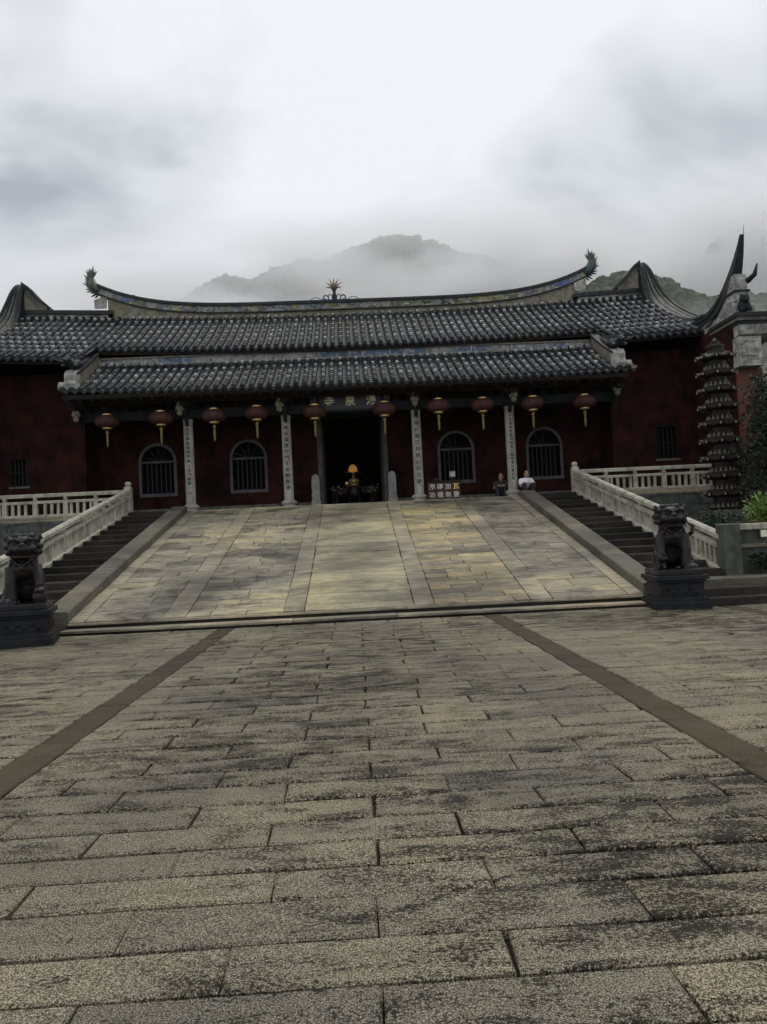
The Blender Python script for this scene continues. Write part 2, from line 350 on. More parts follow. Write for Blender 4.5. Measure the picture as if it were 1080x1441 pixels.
def link(name, data, parent=None, loc=(0,0,0), rot=(0,0,0), scale=None):
    o = bpy.data.objects.new(name, data); COL.objects.link(o)
    o.location = loc; o.rotation_euler = rot
    if scale: o.scale = scale
    if parent: o.parent = parent
    return o
def org(o): return ORG.get(o.name, Vector((0,0,0)))
def part(mb, name, mat, parent=None, smooth=False, kind=None, local=False):
    """mesh given in world coordinates (or in the parent's own when local)"""
    me = mb if isinstance(mb, bpy.types.Mesh) else mb.mesh(name, smooth)
    if not me.materials: me.materials.append(M[mat])
    o = link(name, me, parent)
    if parent is not None and not local: o.location = -org(parent)
    if parent is not None: ORG[o.name] = Vector((0,0,0)) if not local else org(parent)
    if kind: o['kind'] = kind
    return o
def thing(name, label, cat, loc=(0,0,0), group=None, rotz=0):
    o = link(name, None, None, loc, (0,0,rotz)); o.empty_display_size = 0.3
    ORG[o.name] = Vector(loc); o['label'] = label; o['category'] = cat
    if group: o['group'] = group
    return o
def tag(o, label, cat, group=None):
    o['label'] = label; o['category'] = cat
    if group: o['group'] = group
    return o
def struct(o): o['kind'] = 'structure'; return o
def sharp(o, ang=40):
    """smooth shading with hard edges kept"""
    me = o.data
    bm = bmesh.new(); bm.from_mesh(me)
    for f in bm.faces: f.smooth = True
    for ed in bm.edges:
        if len(ed.link_faces) == 2 and ed.calc_face_angle(0) > R(ang): ed.smooth = False
    bm.to_mesh(me); bm.free(); return o
def text_mesh(body, size, extrude=0.004, spacing=1.0, bold=0.0, align='CENTER'):
    cu = bpy.data.curves.new('lettering', 'FONT'); cu.body = body; cu.size = size; cu.extrude = extrude
    cu.align_x = align; cu.align_y = 'CENTER'; cu.space_line = spacing; cu.offset = bold; cu.resolution_u = 2
    o = bpy.data.objects.new('lettering', cu); COL.objects.link(o)
    dg = bpy.context.evaluated_depsgraph_get(); dg.update()
    me = bpy.data.meshes.new_from_object(o.evaluated_get(dg)); bpy.data.objects.remove(o); bpy.data.curves.remove(cu)
    me.materials.clear()
    return me
def remeshed(mb, voxel, smooth_it=3):
    me = mb.mesh('body'); o = bpy.data.objects.new('body', me); COL.objects.link(o)
    r = o.modifiers.new('r', 'REMESH'); r.mode = 'VOXEL'; r.voxel_size = voxel; r.use_smooth_shade = True
    if smooth_it:
        s = o.modifiers.new('s', 'SMOOTH'); s.iterations = smooth_it; s.factor = 0.5
    dg = bpy.context.evaluated_depsgraph_get(); dg.update()
    res = bpy.data.meshes.new_from_object(o.evaluated_get(dg)); bpy.data.objects.remove(o); bpy.data.meshes.remove(me)
    res.materials.clear(); return res

# ================================================================== PLAZA
def proj(p):
    d = Vector(p) - Vector((0, 0, 1.5)); z = d.dot(_f)
    if z < 0.1: return None
    return (540 + 1082*d.dot(_r)/z, 720.5 - 1082*d.dot(_u)/z, z)
def in_view(ps, mg=0):
    for p in ps:
        q = proj(p)
        if q and -mg <= q[0] <= 1080+mg and -mg <= q[1] <= 1441+mg: return True
    return False

PL_Y1 = 14.28
plaza = MB().add([(-300,-45,-0.06),(300,-45,-0.06),(300,400,-0.06),(-300,400,-0.06)], [(0,1,2,3)])
plaza = struct(part(plaza, 'ground', 'joint'))
pav = struct(part(MB().add([(-16,-4,-0.052),(16,-4,-0.052),(16,PL_Y1+1.2,-0.052),(-16,PL_Y1+1.2,-0.052)], [(0,1,2,3)]), 'plaza', 'joint'))
def slab_into(mb, x0, x1, y0, y1, z=0.0, t=0.05, gap=0.006, jit=0.006, bev=0.011, ygap=1.0, chip=0.0):
    x0 += gap; x1 -= gap; y0 += gap*ygap; y1 -= gap*ygap
    n = max(1, int((x1-x0)/0.34)); ps = []
    J = lambda: random.uniform(-jit, jit)
    for i in range(n): ps.append((x0+(x1-x0)*i/n, y0))
    ps.append((x1, y0))
    for i in range(n): ps.append((x1-(x1-x0)*i/n, y1))
    ps.append((x0, y1))
    ps = [(a+J(), b+J()) for a, b in ps]
    if random.random() < chip:
        ci = random.choice([0, n, n+1, len(ps)-1]); q = ps[ci]
        ps[ci] = (q[0]+(.026 if q[0] < (x0+x1)/2 else -.026)*random.uniform(.3, 1.0), q[1]+(.016 if q[1] < (y0+y1)/2 else -.016)*random.uniform(.3, 1.2))
    cx, cy = (x0+x1)/2, (y0+y1)/2; k = len(ps)
    tx, ty = random.uniform(-.003, .003), random.uniform(-.006, .006); dz = random.uniform(-.004, .004)
    Z = lambda a, b: z + dz + (a-cx)*tx + (b-cy)*ty
    ins = lambda a, b: (a + (bev if a < cx else -bev) * (1 if min(abs(a-x0), abs(a-x1)) < 0.05 else 0), b + (bev if b < cy else -bev))
    vs = [(a, b, z-t) for a, b in ps] + [(a, b, Z(a, b)-bev*0.9) for a, b in ps]
    for a, b in ps:
        c, d = ins(a, b); vs.append((c, d, Z(c, d)))
    fs = [tuple(range(2*k, 3*k))]
    for r in (0, k):
        for i in range(k): fs.append((r+i, r+(i+1) % k, r+k+(i+1) % k, r+k+i))
    mb.add(vs, fs)
cells = []
STRIPS = [(-6.75,-6.45), (-2.6,-2.3), (2.3,2.6), (6.45,6.75)]
row = 0; y = -3.0
rowh = []
while y < PL_Y1-0.1:
    h = 0.33*random.uniform(0.88, 1.12); y1 = min(y+h, PL_Y1)
    if PL_Y1-y1 < 0.12: y1 = PL_Y1
    for a, b in [(-15,-6.75), (-6.45,-2.6), (-2.3,2.3), (2.6,6.45), (6.75,15)]:
        js = [a]; x = 0.02 + (0.5 if row % 2 else 0.0) - 16
        while x < b:
            xx = x + random.uniform(-.06, .06) * (0.2 if abs(x-0.02) < .1 else 1)
            if a+0.28 < xx < b-0.28: js.append(xx)
            x += 1.0
        js.append(b)
        for i in range(len(js)-1): cells.append((js[i], js[i+1], y, y1, 'plaza'))
    y = y1; row += 1
for a, b in STRIPS:
    y = -3.0 + random.random()
    cells.append((a, b, -3.0, y, 'strip'))
    while y < PL_Y1-0.3:
        y1 = min(PL_Y1, y+random.uniform(1.2, 1.9))
        if PL_Y1-y1 < 0.5: y1 = PL_Y1
        cells.append((a, b, y, y1, 'strip')); y = y1
vis = [c for c in cells if c[4] == 'plaza' and in_view([(c[0],c[2],0),(c[1],c[2],0),(c[0],c[3],0),(c[1],c[3],0),((c[0]+c[1])/2,c[3],0)])]
vis.sort(key=lambda c: c[3]*1.0 + abs(c[0]+c[1])*0.1)
single = set(vis[:300])
rest = MB()
for c in cells:
    if c[4] == 'strip':
        mb = MB(); slab_into(mb, *c[:4], z=-0.003); part(mb, 'strip_stone', 'strip', pav)
    elif c in single:
        mb = MB(); slab_into(mb, *c[:4], ygap=random.uniform(1.5, 2.9), jit=0.009, chip=0.16); part(mb, 'slab', 'plaza', pav)
    else: slab_into(rest, *c[:4], ygap=random.uniform(1.5, 2.9), jit=0.009, chip=0.16)
o = part(rest, 'slab_rows', 'plaza', pav, kind='stuff')

# ================================================================== RAMP
TZ = 2.73                      # terrace level
RY0, RZ0, RY1, RZ1 = 14.72, 0.20, 25.45, 2.70
def rz(y): return RZ0 + (RZ1-RZ0)*(y-RY0)/(RY1-RY0)
ramp = thing('stone_ramp', 'broad sloping stone ramp of pale slabs rising to the temple door', 'ramp', (0, RY0, 0))
part(MB().prism([(RY0, 0.0), (RY1+0.05, 0.0), (RY1+0.05, RZ1-0.05), (RY0, RZ0-0.05)], -5.52, 5.52, 'x'), 'bed', 'joint', ramp)
def rslab(x0, x1, y0, y1, mat, name='slab', dz=0.0, t=0.06):
    mb = MB(); slab_into(mb, x0, x1, y0, y1, t=t, gap=0.006, jit=0.010, bev=0.008)
    mb.v = [(a, b, c + rz(b) + dz) for a, b, c in mb.v]
    part(mb, name, mat, ramp)
def rows(y0, y1, h):
    ys = [y0]
    while ys[-1] < y1-1e-6:
        n = ys[-1] + h*random.uniform(0.82, 1.2)
        ys.append(y1 if y1-n < h*0.6 else n)
    return ys
panels = [(-1.05, 1.05, 'ramp_mid', 0.33, 2.3), (-3.3, -1.45, 'ramp_grey', 0.31, 0.8), (1.45, 3.3, 'ramp_gold', 0.31, 0.8),
          (-5.2, -3.73, 'ramp_grey', 0.42, 1.1), (3.73, 5.2, 'ramp_grey', 0.42, 1.1)]
for x0, x1, mt, h, L in panels:
    ys = rows(RY0+0.02, RY1, h)
    for i in range(len(ys)-1):
        js = [x0]
        while L < 2 and x1-js[-1] > L*0.7:
            n = js[-1] + L*random.uniform(0.55, 1.35)
            if x1-n < 0.3: break
            js.append(n)
        js.append(x1)
        for k in range(len(js)-1):
            m2 = mt
            if mt == 'ramp_gold' and random.random() < 0.14: m2 = 'ramp_grey'
            if mt == 'ramp_grey' and random.random() < 0.10: m2 = 'ramp_mid'
            rslab(js[k], js[k+1], ys[i], ys[i+1], m2, dz=random.uniform(-.004, .004))
for x0, x1, mt in [(-3.73,-3.3,'edge_stone'), (-1.45,-1.05,'edge_stone'), (1.05,1.45,'edge_stone'), (3.3,3.73,'edge_stone'), (-5.5,-5.2,'edge_stone'), (5.2,5.5,'edge_stone')]:
    ys = rows(RY0+0.02, RY1, 1.75)
    for i in range(len(ys)-1):
        rslab(x0, x1, ys[i], ys[i+1], 'ramp_grey' if random.random() < 0.12 else mt, 'strip_stone', 0.006)
# two low steps at the foot
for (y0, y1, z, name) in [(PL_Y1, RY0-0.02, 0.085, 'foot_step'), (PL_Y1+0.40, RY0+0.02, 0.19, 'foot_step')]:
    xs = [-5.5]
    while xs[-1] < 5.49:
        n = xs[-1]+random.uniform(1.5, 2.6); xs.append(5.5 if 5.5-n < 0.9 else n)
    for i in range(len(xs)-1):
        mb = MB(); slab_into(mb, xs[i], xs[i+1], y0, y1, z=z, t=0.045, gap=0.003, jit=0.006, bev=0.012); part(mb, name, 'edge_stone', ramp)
    part(MB().box(-5.49, 5.49, y0+0.045, y1+0.1, -0.03, z-0.04), 'riser', 'step_stone', ramp)  # near-black stone puts the shade under the tread into the riser colour

# ================================================================== STAIRS each side of the ramp
NST, LZ, SY0 = 15, 0.45, 15.05
RISE = (TZ-LZ)/NST; TREAD = (RY1-SY0)/NST
def sz(y): return LZ + (TZ-LZ)*(y-SY0)/(RY1-SY0)
def kerb_z(y): return rz(y)+0.20
for s, who in ((-1, 'lion with the ball'), (1, 'lion with the cub')):
    st = thing('stone_staircase', 'long dark flight of shallow stone steps behind the guardian ' + who, 'stairs', (s*6.6, SY0, 0), 'stairs beside the ramp')
    a, b = sorted((s*5.98, s*7.22))
    for k in range(NST):
        y0 = SY0 + TREAD*k
        mb = MB().bbox(a, b, y0+random.uniform(-.008, .008), (y0+TREAD+0.03), LZ+RISE*k-0.10, LZ+RISE*(k+1)+random.uniform(-.006, .006), 0.018)
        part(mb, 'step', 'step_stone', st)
    part(MB().prism([(SY0, 0), (RY1, 0), (RY1, TZ-RISE-0.12), (SY0, LZ-0.1)], a+0.01, b-0.01, 'x'), 'bed', 'joint', st)
    # sloping kerb stones between ramp and steps
    k0, k1 = sorted((s*5.5, s*5.98)); ys = rows(14.75, RY1-0.05, 2.6)
    for i in range(len(ys)-1):
        y0, y1 = ys[i]+0.004, ys[i+1]-0.004
        p = [(k0,y0,max(0,rz(y0)-0.5)), (k1,y0,max(0,rz(y0)-0.5)), (k1,y1,rz(y1)-0.5), (k0,y1,rz(y1)-0.5)]
        q = [(k0+.02,y0,kerb_z(y0)), (k1-.02,y0,kerb_z(y0)), (k1-.02,y1,kerb_z(y1)), (k0+.02,y1,kerb_z(y1))]
        m = [(k0,y0,kerb_z(y0)-.02), (k1,y0,kerb_z(y0)-.02), (k1,y1,kerb_z(y1)-.02), (k0,y1,kerb_z(y1)-.02)]
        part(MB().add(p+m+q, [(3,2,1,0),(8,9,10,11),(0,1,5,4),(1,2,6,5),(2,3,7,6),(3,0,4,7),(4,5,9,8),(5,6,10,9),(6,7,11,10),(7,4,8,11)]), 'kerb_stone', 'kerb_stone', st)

# low outer steps up to the side landing
for s, who in ((-1, 'ball'), (1, 'cub')):
    ls = thing('landing_steps', 'three low dark steps and landing beside the pedestal of the lion with the ' + who, 'steps', (s*8, PL_Y1-0.3, 0), 'landing steps')
    a, b = sorted((s*5.98, s*14.0))
    yy = 13.72
    for k in range(3):
        xs = [a]
        while xs[-1] < b-0.01:
            n = xs[-1]+random.uniform(1.6, 2.4); xs.append(b if b-n < 1 else n)
        for i in range(len(xs)-1):
            part(MB().bbox(xs[i]+.003, xs[i+1]-.003, yy+0.30*k, yy+0.30*k+(0.34 if k < 2 else 0.75), (0.15*k-0.03 if k else -0.04), 0.15*(k+1)+random.uniform(-.004,.004), 0.015), 'step', 'step_stone' if k < 2 else 'kerb_stone', ls)
    # landing floor
    xs = [a]
    part(MB().box(a, b, yy+0.9, 16.4, -0.04, 0.30), 'bed', 'joint', ls)
    for i in range(6):
        x0 = a+(b-a)*i/6; x1 = a+(b-a)*(i+1)/6
        for j in range(2):
            if (s > 0 and x0 < 7.2 and j) or (s < 0 and x1 > -7.2 and j): continue
            part(MB().bbox(x0+.004, x1-.004, yy+1.36+0.7*j, yy+2.05+0.7*j, 0.25, 0.445, 0.01), 'slab', 'kerb_stone', ls)

# ================================================================== TERRACE
ter = part(MB().box(-13.8, 13.8, RY1+0.02, 38, 0.0, TZ-0.06), 'terrace', 'joint'); struct(ter)
xs = [-13.8]
while xs[-1] < 13.79:
    n = xs[-1]+random.uniform(1.5, 2.4); xs.append(13.8 if 13.8-n < 1 else n)
for i in range(len(xs)-1):
    part(MB().bbox(xs[i]+.003, xs[i+1]-.003, RY1-0.02, RY1+0.6, TZ-0.15, TZ, 0.012), 'edge_stone', 'edge_stone', ter)
for j in range(4):
    for i in range(len(xs)-1):
        part(MB().bbox(xs[i]+.003, xs[i+1]-.003, RY1+0.605+0.75*j, RY1+1.345+0.75*j, TZ-0.05, TZ-0.002, 0.008), 'slab', 'kerb_stone', ter)

# mossy retaining walls, stone by stone
for s, wh in ((-1, 'beside the flight behind the lion with the ball'), (1, 'behind the pottery pagoda')):
    rw = thing('retaining_wall', 'dark mossy stone retaining wall of the terrace ' + wh, 'wall', (s*10, RY1, 0.4), 'terrace retaining walls')
    a, b = sorted((s*7.45, s*13.7)); z = 0.0; r_ = 0
    while z < TZ-0.16:
        z1 = min(z+0.31, TZ-0.155); x = a - (0.4 if r_ % 2 else 0)
        while x < b:
            x1 = x+random.uniform(0.6, 1.1)
            if b-x1 < 0.3: x1 = b
            lo = max(x, a)
            part(MB().hexa([(lo+.008,RY1-.1+random.uniform(-.02,.015),z+.006),(x1-.008,RY1-.1+random.uniform(-.02,.015),z+.006),(x1-.008,RY1+.015,z+.006),(lo+.008,RY1+.015,z+.006),
                            (lo+.008,RY1-.1+random.uniform(-.02,.015),z1-.006),(x1-.008,RY1-.1+random.uniform(-.02,.015),z1-.006),(x1-.008,RY1+.015,z1-.006),(lo+.008,RY1+.015,z1-.006)]), 'stone_block', 'retain', rw)
            x = x1
        z = z1; r_ += 1

# ================================================================== BALUSTRADES
def balustrade(name, label, p0, p1, group, mids, hgt=0.78, w=0.17, end_post=None):
    """p0, p1: foot points of the run"""
    p0 = Vector(p0); p1 = Vector(p1); d = p1-p0; L = math.hypot(d.x, d.y); u = Vector((d.x, d.y, 0))/L; n = Vector((-u.y, u.x, 0)); sl = d.z/L
    t = thing(name, label, 'balustrade', p0, group)
    P = lambda a, c, z: p0 + u*a + n*c + Vector((0, 0, sl*a + z))
    def bar(a0, a1, w0, z0, z1, nm, b=0.02):
        sec = [(-w0/2, z0), (w0/2, z0), (w0/2, z1-b), (w0/2-b, z1), (-w0/2+b, z1), (-w0/2, z1-b)]
        vs = [P(a0, c, z) for c, z in sec] + [P(a1, c, z) for c, z in sec]
        part(MB().add(vs, [(5,4,3,2,1,0), (6,7,8,9,10,11)] + [(i, (i+1)%6, 6+(i+1)%6, 6+i) for i in range(6)]), nm, 'rail', t)
    bar(0, L, 0.24, 0.0, 0.09, 'plinth')
    bar(0, L, 0.13, 0.455, 0.545, 'mid_rail')
    bar(0, L, w, hgt-0.12, hgt, 'handrail', 0.035)
    # small vase-shaped spacers between the two rails, and intermediate posts
    for k in range(1, mids):
        a = L*k/mids
        c = P(a, 0, 0)
        part(MB().add([P(a+i, j, z) for z in (0.085, 0.46) for i, j in ((-.075,-.06),(.075,-.06),(.075,.06),(-.075,.06))], [(3,2,1,0),(4,5,6,7),(0,1,5,4),(1,2,6,5),(2,3,7,6),(3,0,4,7)]), 'post', 'rail', t)
        sp = MB()
        pr = [(0.055, 0.54), (0.085, 0.57), (0.06, 0.61), (0.10, 0.665)]
        sp.lathe(pr, 8, c, 0.4); part(sp, 'spacer', 'rail', t, smooth=True)
    nb = int(L/0.205)
    for k in range(nb):
        a = (k+0.5)*L/nb
        if any(abs(a-L*q/mids) < 0.13 for q in range(1, mids)): continue
        q = 0.042; g_ = random.uniform(-.006, .006); tl = random.uniform(-.008, .008)
        part(MB().add([P(a+i+g_+(tl if z > .2 else -tl), j, z) for z in (0.085, 0.46) for i, j in ((-q,-.04),(q,-.04),(q,.04),(-q,.04))], [(3,2,1,0),(4,5,6,7),(0,1,5,4),(1,2,6,5),(2,3,7,6),(3,0,4,7)]), 'baluster', 'rail', t)
    return t, P, L
for s, wh in ((-1, 'ball'), (1, 'cub')):
    t, P, L = balustrade('stair_balustrade', 'sloping stone balustrade climbing the stairs behind the lion with the ' + wh,
                         (s*7.36, 15.25, sz(15.25)+0.02), (s*7.36, 25.30, TZ+0.02), 'stair balustrades', 7)
    # newel at the head
    mb = MB().bbox(s*7.36-.11, s*7.36+.11, 25.2, 25.42, TZ-0.2, TZ+0.86, 0.02)
    part(mb, 'head_post', 'rail', t)
    part(MB().lathe([(0.10, 0.855), (0.07, 0.885), (0.10, 0.915), (0.115, 0.96), (0.085, 1.01), (0.02, 1.03)], 10, (s*7.36, 25.31, TZ)), 'post_cap', 'rail', t, smooth=True)
    mb = MB().bbox(s*7.45-.17, s*7.45+.17, 15.02, 15.36, 0.42, 1.48, 0.03); part(mb, 'foot_post', 'retain', t)
    balustrade('terrace_balustrade', 'level pale stone balustrade along the terrace above the ' + ('stairs behind the lion with the ball' if s < 0 else 'mossy wall behind the pagoda'),
               (s*7.5, 25.55, TZ), (s*13.4, 25.55, TZ), 'terrace balustrades', 6)

# ================================================================== TEMPLE HALL
hall = thing('temple_hall', 'long temple hall with dark tiled double roof, upswept ridge and red walls', 'temple', (0, 29, TZ))
XG = {-1: 13.2, 1: 12.45}        # inner faces of the gable walls
WY = 29.0                        # porch back wall
SWY = 27.5                       # side bay front wall
PX = 9.45                        # porch half width

# ---- roofs: profile functions
def lower_pt(x, t):              # t 0 eave .. 1 top
    return (x, 25.2+2.8*t, 6.68+1.46*(0.82*t+0.18*t*t) + 0.12*(abs(x)/9.35)**4)
def main_z(x, y):
    ridge = 10.92+0.22*(min(abs(x), 12.6)/10)**2
    t = (31.8-y)/4.0
    return ridge - 2.30*t*(1.15-0.15*t) - 0.02*max(0, t-1)
PITCH_T = 0.292
cover_proto = {}
def cover_mesh(L, r0=0.088, r1=0.076, th=0.016):
    vs, fs = [], []; n = 6
    for y, r in ((0, r0), (L, r1)):
        for k in range(n+1):
            a = math.pi*k/n; vs.append((r*math.cos(a), y, r*math.sin(a)))
    for k in range(n): fs.append((k, k+1, n+1+k+1, n+1+k))
    o_ = len(vs)                 # lip at the lower end
    for k in range(n+1):
        a = math.pi*k/n; vs.append(((r0-th-.02)*math.cos(a), 0.004, (r0-th-.02)*math.sin(a)))
    for k in range(n): fs.append((k+1, k, o_+k, o_+k+1))
    return vs, fs
def place(vs, p, ang, jx=0, jr=0.0, sc=1.0):
    c, s_ = math.cos(ang), math.sin(ang)
    return [(p[0]+jx+x*sc, p[1]+y*c-z*s_, p[2]+y*s_+z*c) for x, y, z in vs]
CV, CF = cover_mesh(0.33)
ME_COVER = MB().add(CV, CF).mesh('cover_tile'); ME_COVER.materials.append(M['tile'])
ME_WEIGHT = MB().bbox(-.050, .050, 0, 0.12, 0, 0.085, 0.012).mesh('weight_brick'); ME_WEIGHT.materials.append(M['weight'])
# pointed drip tile at the eave
dr = MB().prism([(-.125, .045), (-.09, -.03), (-.03, -.10), (0, -.125), (.03, -.10), (.09, -.03), (.125, .045), (0, .0)], -0.012, 0.012, 'y')
ME_DRIP = dr.mesh('drip_tile'); ME_DRIP.materials.append(M['tile'])
ME_DISC = MB().lathe([(0.088, 0), (0.092, 0.012), (0.07, 0.02), (0.02, 0.028)], 10).mesh('eave_disc'); ME_DISC.materials.append(M['tile'])

def slope_points(fn, y0, y1, step=0.30):
    """points every `step` along the slope, from eave to top: (y, z, angle)"""
    pts = []; y = y0
    while y < y1-0.02:
        z = fn(y); z2 = fn(y+0.05); a = math.atan2(z2-z, 0.05)
        pts.append((y, z, a)); y += step*math.cos(a)
    return pts
def build_roof(roof, cols, single_n, weights_single, drip_single=True):
    covers = MB(); pans = MB(); wts = MB(); n_c = n_w = 0
    todo = []
    for (x, fn, y0, y1) in cols:
        pts = slope_points(fn, y0, y1)
        for i, (y, z, a) in enumerate(pts):
            todo.append((i, x, y, z, a))
        # pan tiles: shallow troughs between cover rows, stepped course by course
        xc = x + PITCH_T/2; hw = PITCH_T/2+0.012
        sec = [(-hw, 0.045), (-hw*.5, -0.005), (0, -0.022), (hw*.5, -0.005), (hw, 0.045)]
        for i, (y, z, a) in enumerate(pts):
            y2, z2 = (pts[i+1][0], pts[i+1][1]) if i+1 < len(pts) else (y1, fn(y1))
            vs = [(xc+u, y, z+v+0.022) for u, v in sec] + [(xc+u, y2, z2+v) for u, v in sec] + [(xc+u, y+.002, z+v-0.02) for u, v in sec]
            pans.add(vs, [(k, k+1, 6+k, 5+k) for k in range(4)] + [(k+1, k, 10+k, 11+k) for k in range(4)])
    todo.sort(key=lambda q: q[0])
    for i, x, y, z, a in todo:
        jx = random.uniform(-.008, .008); zz = z+0.035
        if n_c < single_n:
            o = link('cover_tile', ME_COVER, roof, Vector((x+jx, y, zz)), (a, 0, random.uniform(-.02, .02))); n_c += 1
        else: covers.add(place(CV, (x, y, zz), a, jx), CF)
    part(covers, 'cover_tiles', 'tile', roof, kind='stuff')
    part(pans, 'pan_tiles', 'pan', roof, kind='stuff')
    # bricks that hold the tiles down
    seg = []
    for (x, fn, y0, y1) in cols:
        pts = slope_points(fn, y0, y1, 0.02)
        for k in range(40):
            idx = int((0.74+0.70*k)/0.02)
            if idx < len(pts)-12: seg.append((k, x, *pts[idx]))
    seg.sort(key=lambda q: q[0])
    WV = [tuple(v.co) for v in ME_WEIGHT.vertices]; WF = [tuple(p.vertices) for p in ME_WEIGHT.polygons]
    for k, x, y, z, a in seg:
        jx = random.uniform(-.02, .02); zz = z+0.035+0.062; yy = y+random.uniform(-.05, .05)
        if n_w < weights_single:
            link('weight_brick', ME_WEIGHT, roof, (x+jx, yy, zz), (a-R(4), 0, random.uniform(-.12, .12))); n_w += 1
        else: wts.add(place(WV, (x, yy, zz), a-R(4), jx), WF)
    if wts.v: part(wts, 'weight_bricks', 'weight', roof, kind='stuff')
    for (x, fn, y0, y1) in cols:
        a = math.atan2(fn(y0+.05)-fn(y0), .05)
        link('drip_tile', ME_DRIP, roof, (x+PITCH_T/2, y0-0.015, fn(y0)-0.005), (R(-12), random.uniform(-.04, .04), 0))
        link('eave_disc', ME_DISC, roof, (x, y0-0.002, fn(y0)+0.04), (R(90)+a*0.5, 0, 0))

# lower roof
lr = part(MB().prism([(25.24, 6.60), (28.1, 8.06), (28.1, 7.98), (25.24, 6.50)], -9.35, 9.35, 'x'), 'lower_roof', 'wood', hall)
ORG[lr.name] = Vector((0, 0, 0))
n_cols = int(18.7/PITCH_T); cols = []
for i in range(n_cols+1):
    x = -9.35+18.7*i/n_cols
    if abs(x) > 9.0: x = math.copysign(9.0, x) if False else x
    cols.append((x, (lambda y, x=x: lower_pt(x, (y-25.2)/2.8)[2]), 25.2, 28.02))
build_roof(lr, cols, 300, 300)
# main roof
def strip_sheet(mb, x0, x1, y0, y1, n=12, m=14, dz=-0.06):
    vs = [(x0+(x1-x0)*i/m, y0+(y1-y0)*j/n, main_z(x0+(x1-x0)*i/m, y0+(y1-y0)*j/n)+dz) for j in range(n+1) for i in range(m+1)]
    vs2 = [(a, b, c-0.14) for a, b, c in vs]
    W = m+1
    f1 = [(j*W+i, j*W+i+1, (j+1)*W+i+1, (j+1)*W+i) for j in range(n) for i in range(m)]
    o_ = len(vs)
    f2 = [tuple(k+o_ for k in f[::-1]) for f in f1]
    f3 = [(i+1, i, o_+i, o_+i+1) for i in range(m)]
    mb.add(vs+vs2, f1+f2+f3)
mb = MB()
strip_sheet(mb, -9.2, 9.2, 27.82, 31.8); strip_sheet(mb, -13.3, -9.22, 26.35, 31.8, m=4); strip_sheet(mb, 9.22, 12.6, 26.35, 31.8, m=4)
mr = part(mb, 'main_roof', 'wood', hall); ORG[mr.name] = Vector((0,0,0))
cols = []
x = -13.1
while x < 12.4:
    c = abs(x+PITCH_T*0) < 9.3
    cols.append((x, (lambda y, x=x: main_z(x, y)), 27.78 if c else 26.28, 31.75)); x += PITCH_T
build_roof(mr, cols, 0, 0)
# back slope
part(MB().hexa([(-13.2,31.8,10.7),(12.5,31.8,10.7),(12.5,38,7.4),(-13.2,38,7.4),(-13.2,31.8,10.95),(12.5,31.8,10.95),(12.5,38,7.65),(-13.2,38,7.65)]), 'back_slope', 'pan', hall)

# ---- frieze band at the head of the lower roof
fb = part(MB().box(-9.1, 9.1, 27.93, 28.2, 7.9, 8.50), 'frieze_band', 'band', hall)
part(MB().box(-9.12, 9.12, 27.86, 27.93, 8.16, 8.215), 'moulding', 'ridge_cream', fb)
part(MB().box(-9.12, 9.12, 27.88, 27.93, 8.44, 8.49), 'moulding', 'ridge_cream', fb)
for i in range(12):              # raised panel frames along the band
    x0 = -9.0+1.5*i
    part(MB().box(x0+.02, x0+.06, 27.90, 27.93, 8.22, 8.44), 'panel_divider', 'plaster', fb)

# ---- main ridge
def ridge_top(x): return 11.50+1.02*(abs(x)/10.15)**5
def ridge_pts(n=48, xm=10.15): return [-xm+2*xm*i/n for i in range(n+1)]
def ridge_band(zf0, zf1, y0, y1, name, mat, parent, xm=10.15, smooth=False):
    mb = MB(); X = ridge_pts(48, xm); vs = []; fs = []
    for x in X: vs += [(x,y0,zf0(x)),(x,y1,zf0(x)),(x,y1,zf1(x)),(x,y0,zf1(x))]
    for i in range(len(X)-1):
        for k in range(4): fs.append((4*i+k, 4*i+(k+1)%4, 4*i+4+(k+1)%4, 4*i+4+k))
    fs += [(0,1,2,3), (len(vs)-1, len(vs)-2, len(vs)-3, len(vs)-4)]
    return part(mb.add(vs, fs), name, mat, parent)
zb = lambda x: main_z(x, 31.7)+0.0
rg = ridge_band(lambda x: zb(x)-0.1, lambda x: max(zb(x)+0.17, ridge_top(x)-0.42), 31.66, 31.98, 'ridge', 'ridge_cream', hall, 9.75)
ridge_band(lambda x: ridge_top(x)-0.42, lambda x: ridge_top(x)-0.37, 31.58, 32.02, 'cornice', 'coping', rg)
ridge_band(lambda x: ridge_top(x)-0.37, lambda x: ridge_top(x)-0.12, 31.63, 32.0, 'painted_frieze', 'frieze', rg)
ridge_band(lambda x: ridge_top(x)-0.12, lambda x: ridge_top(x), 31.54, 32.08, 'coping', 'coping', rg)
for i in range(26):              # raised relief flowers and scrolls on the painted frieze
    x = -9.2+18.4*i/25+random.uniform(-.15, .15); b = MB()
    for k in range(5): b.ball((x+random.uniform(-.22, .22), 31.62, ridge_top(x)-0.245+random.uniform(-.07, .07)), (random.uniform(.04, .1), .03, random.uniform(.03, .06)), 7, 5)
    part(b, 'relief_flower', random.choice(['plaster', 'frieze', 'glaze', 'ridge_cream', 'frieze']), rg, smooth=True)
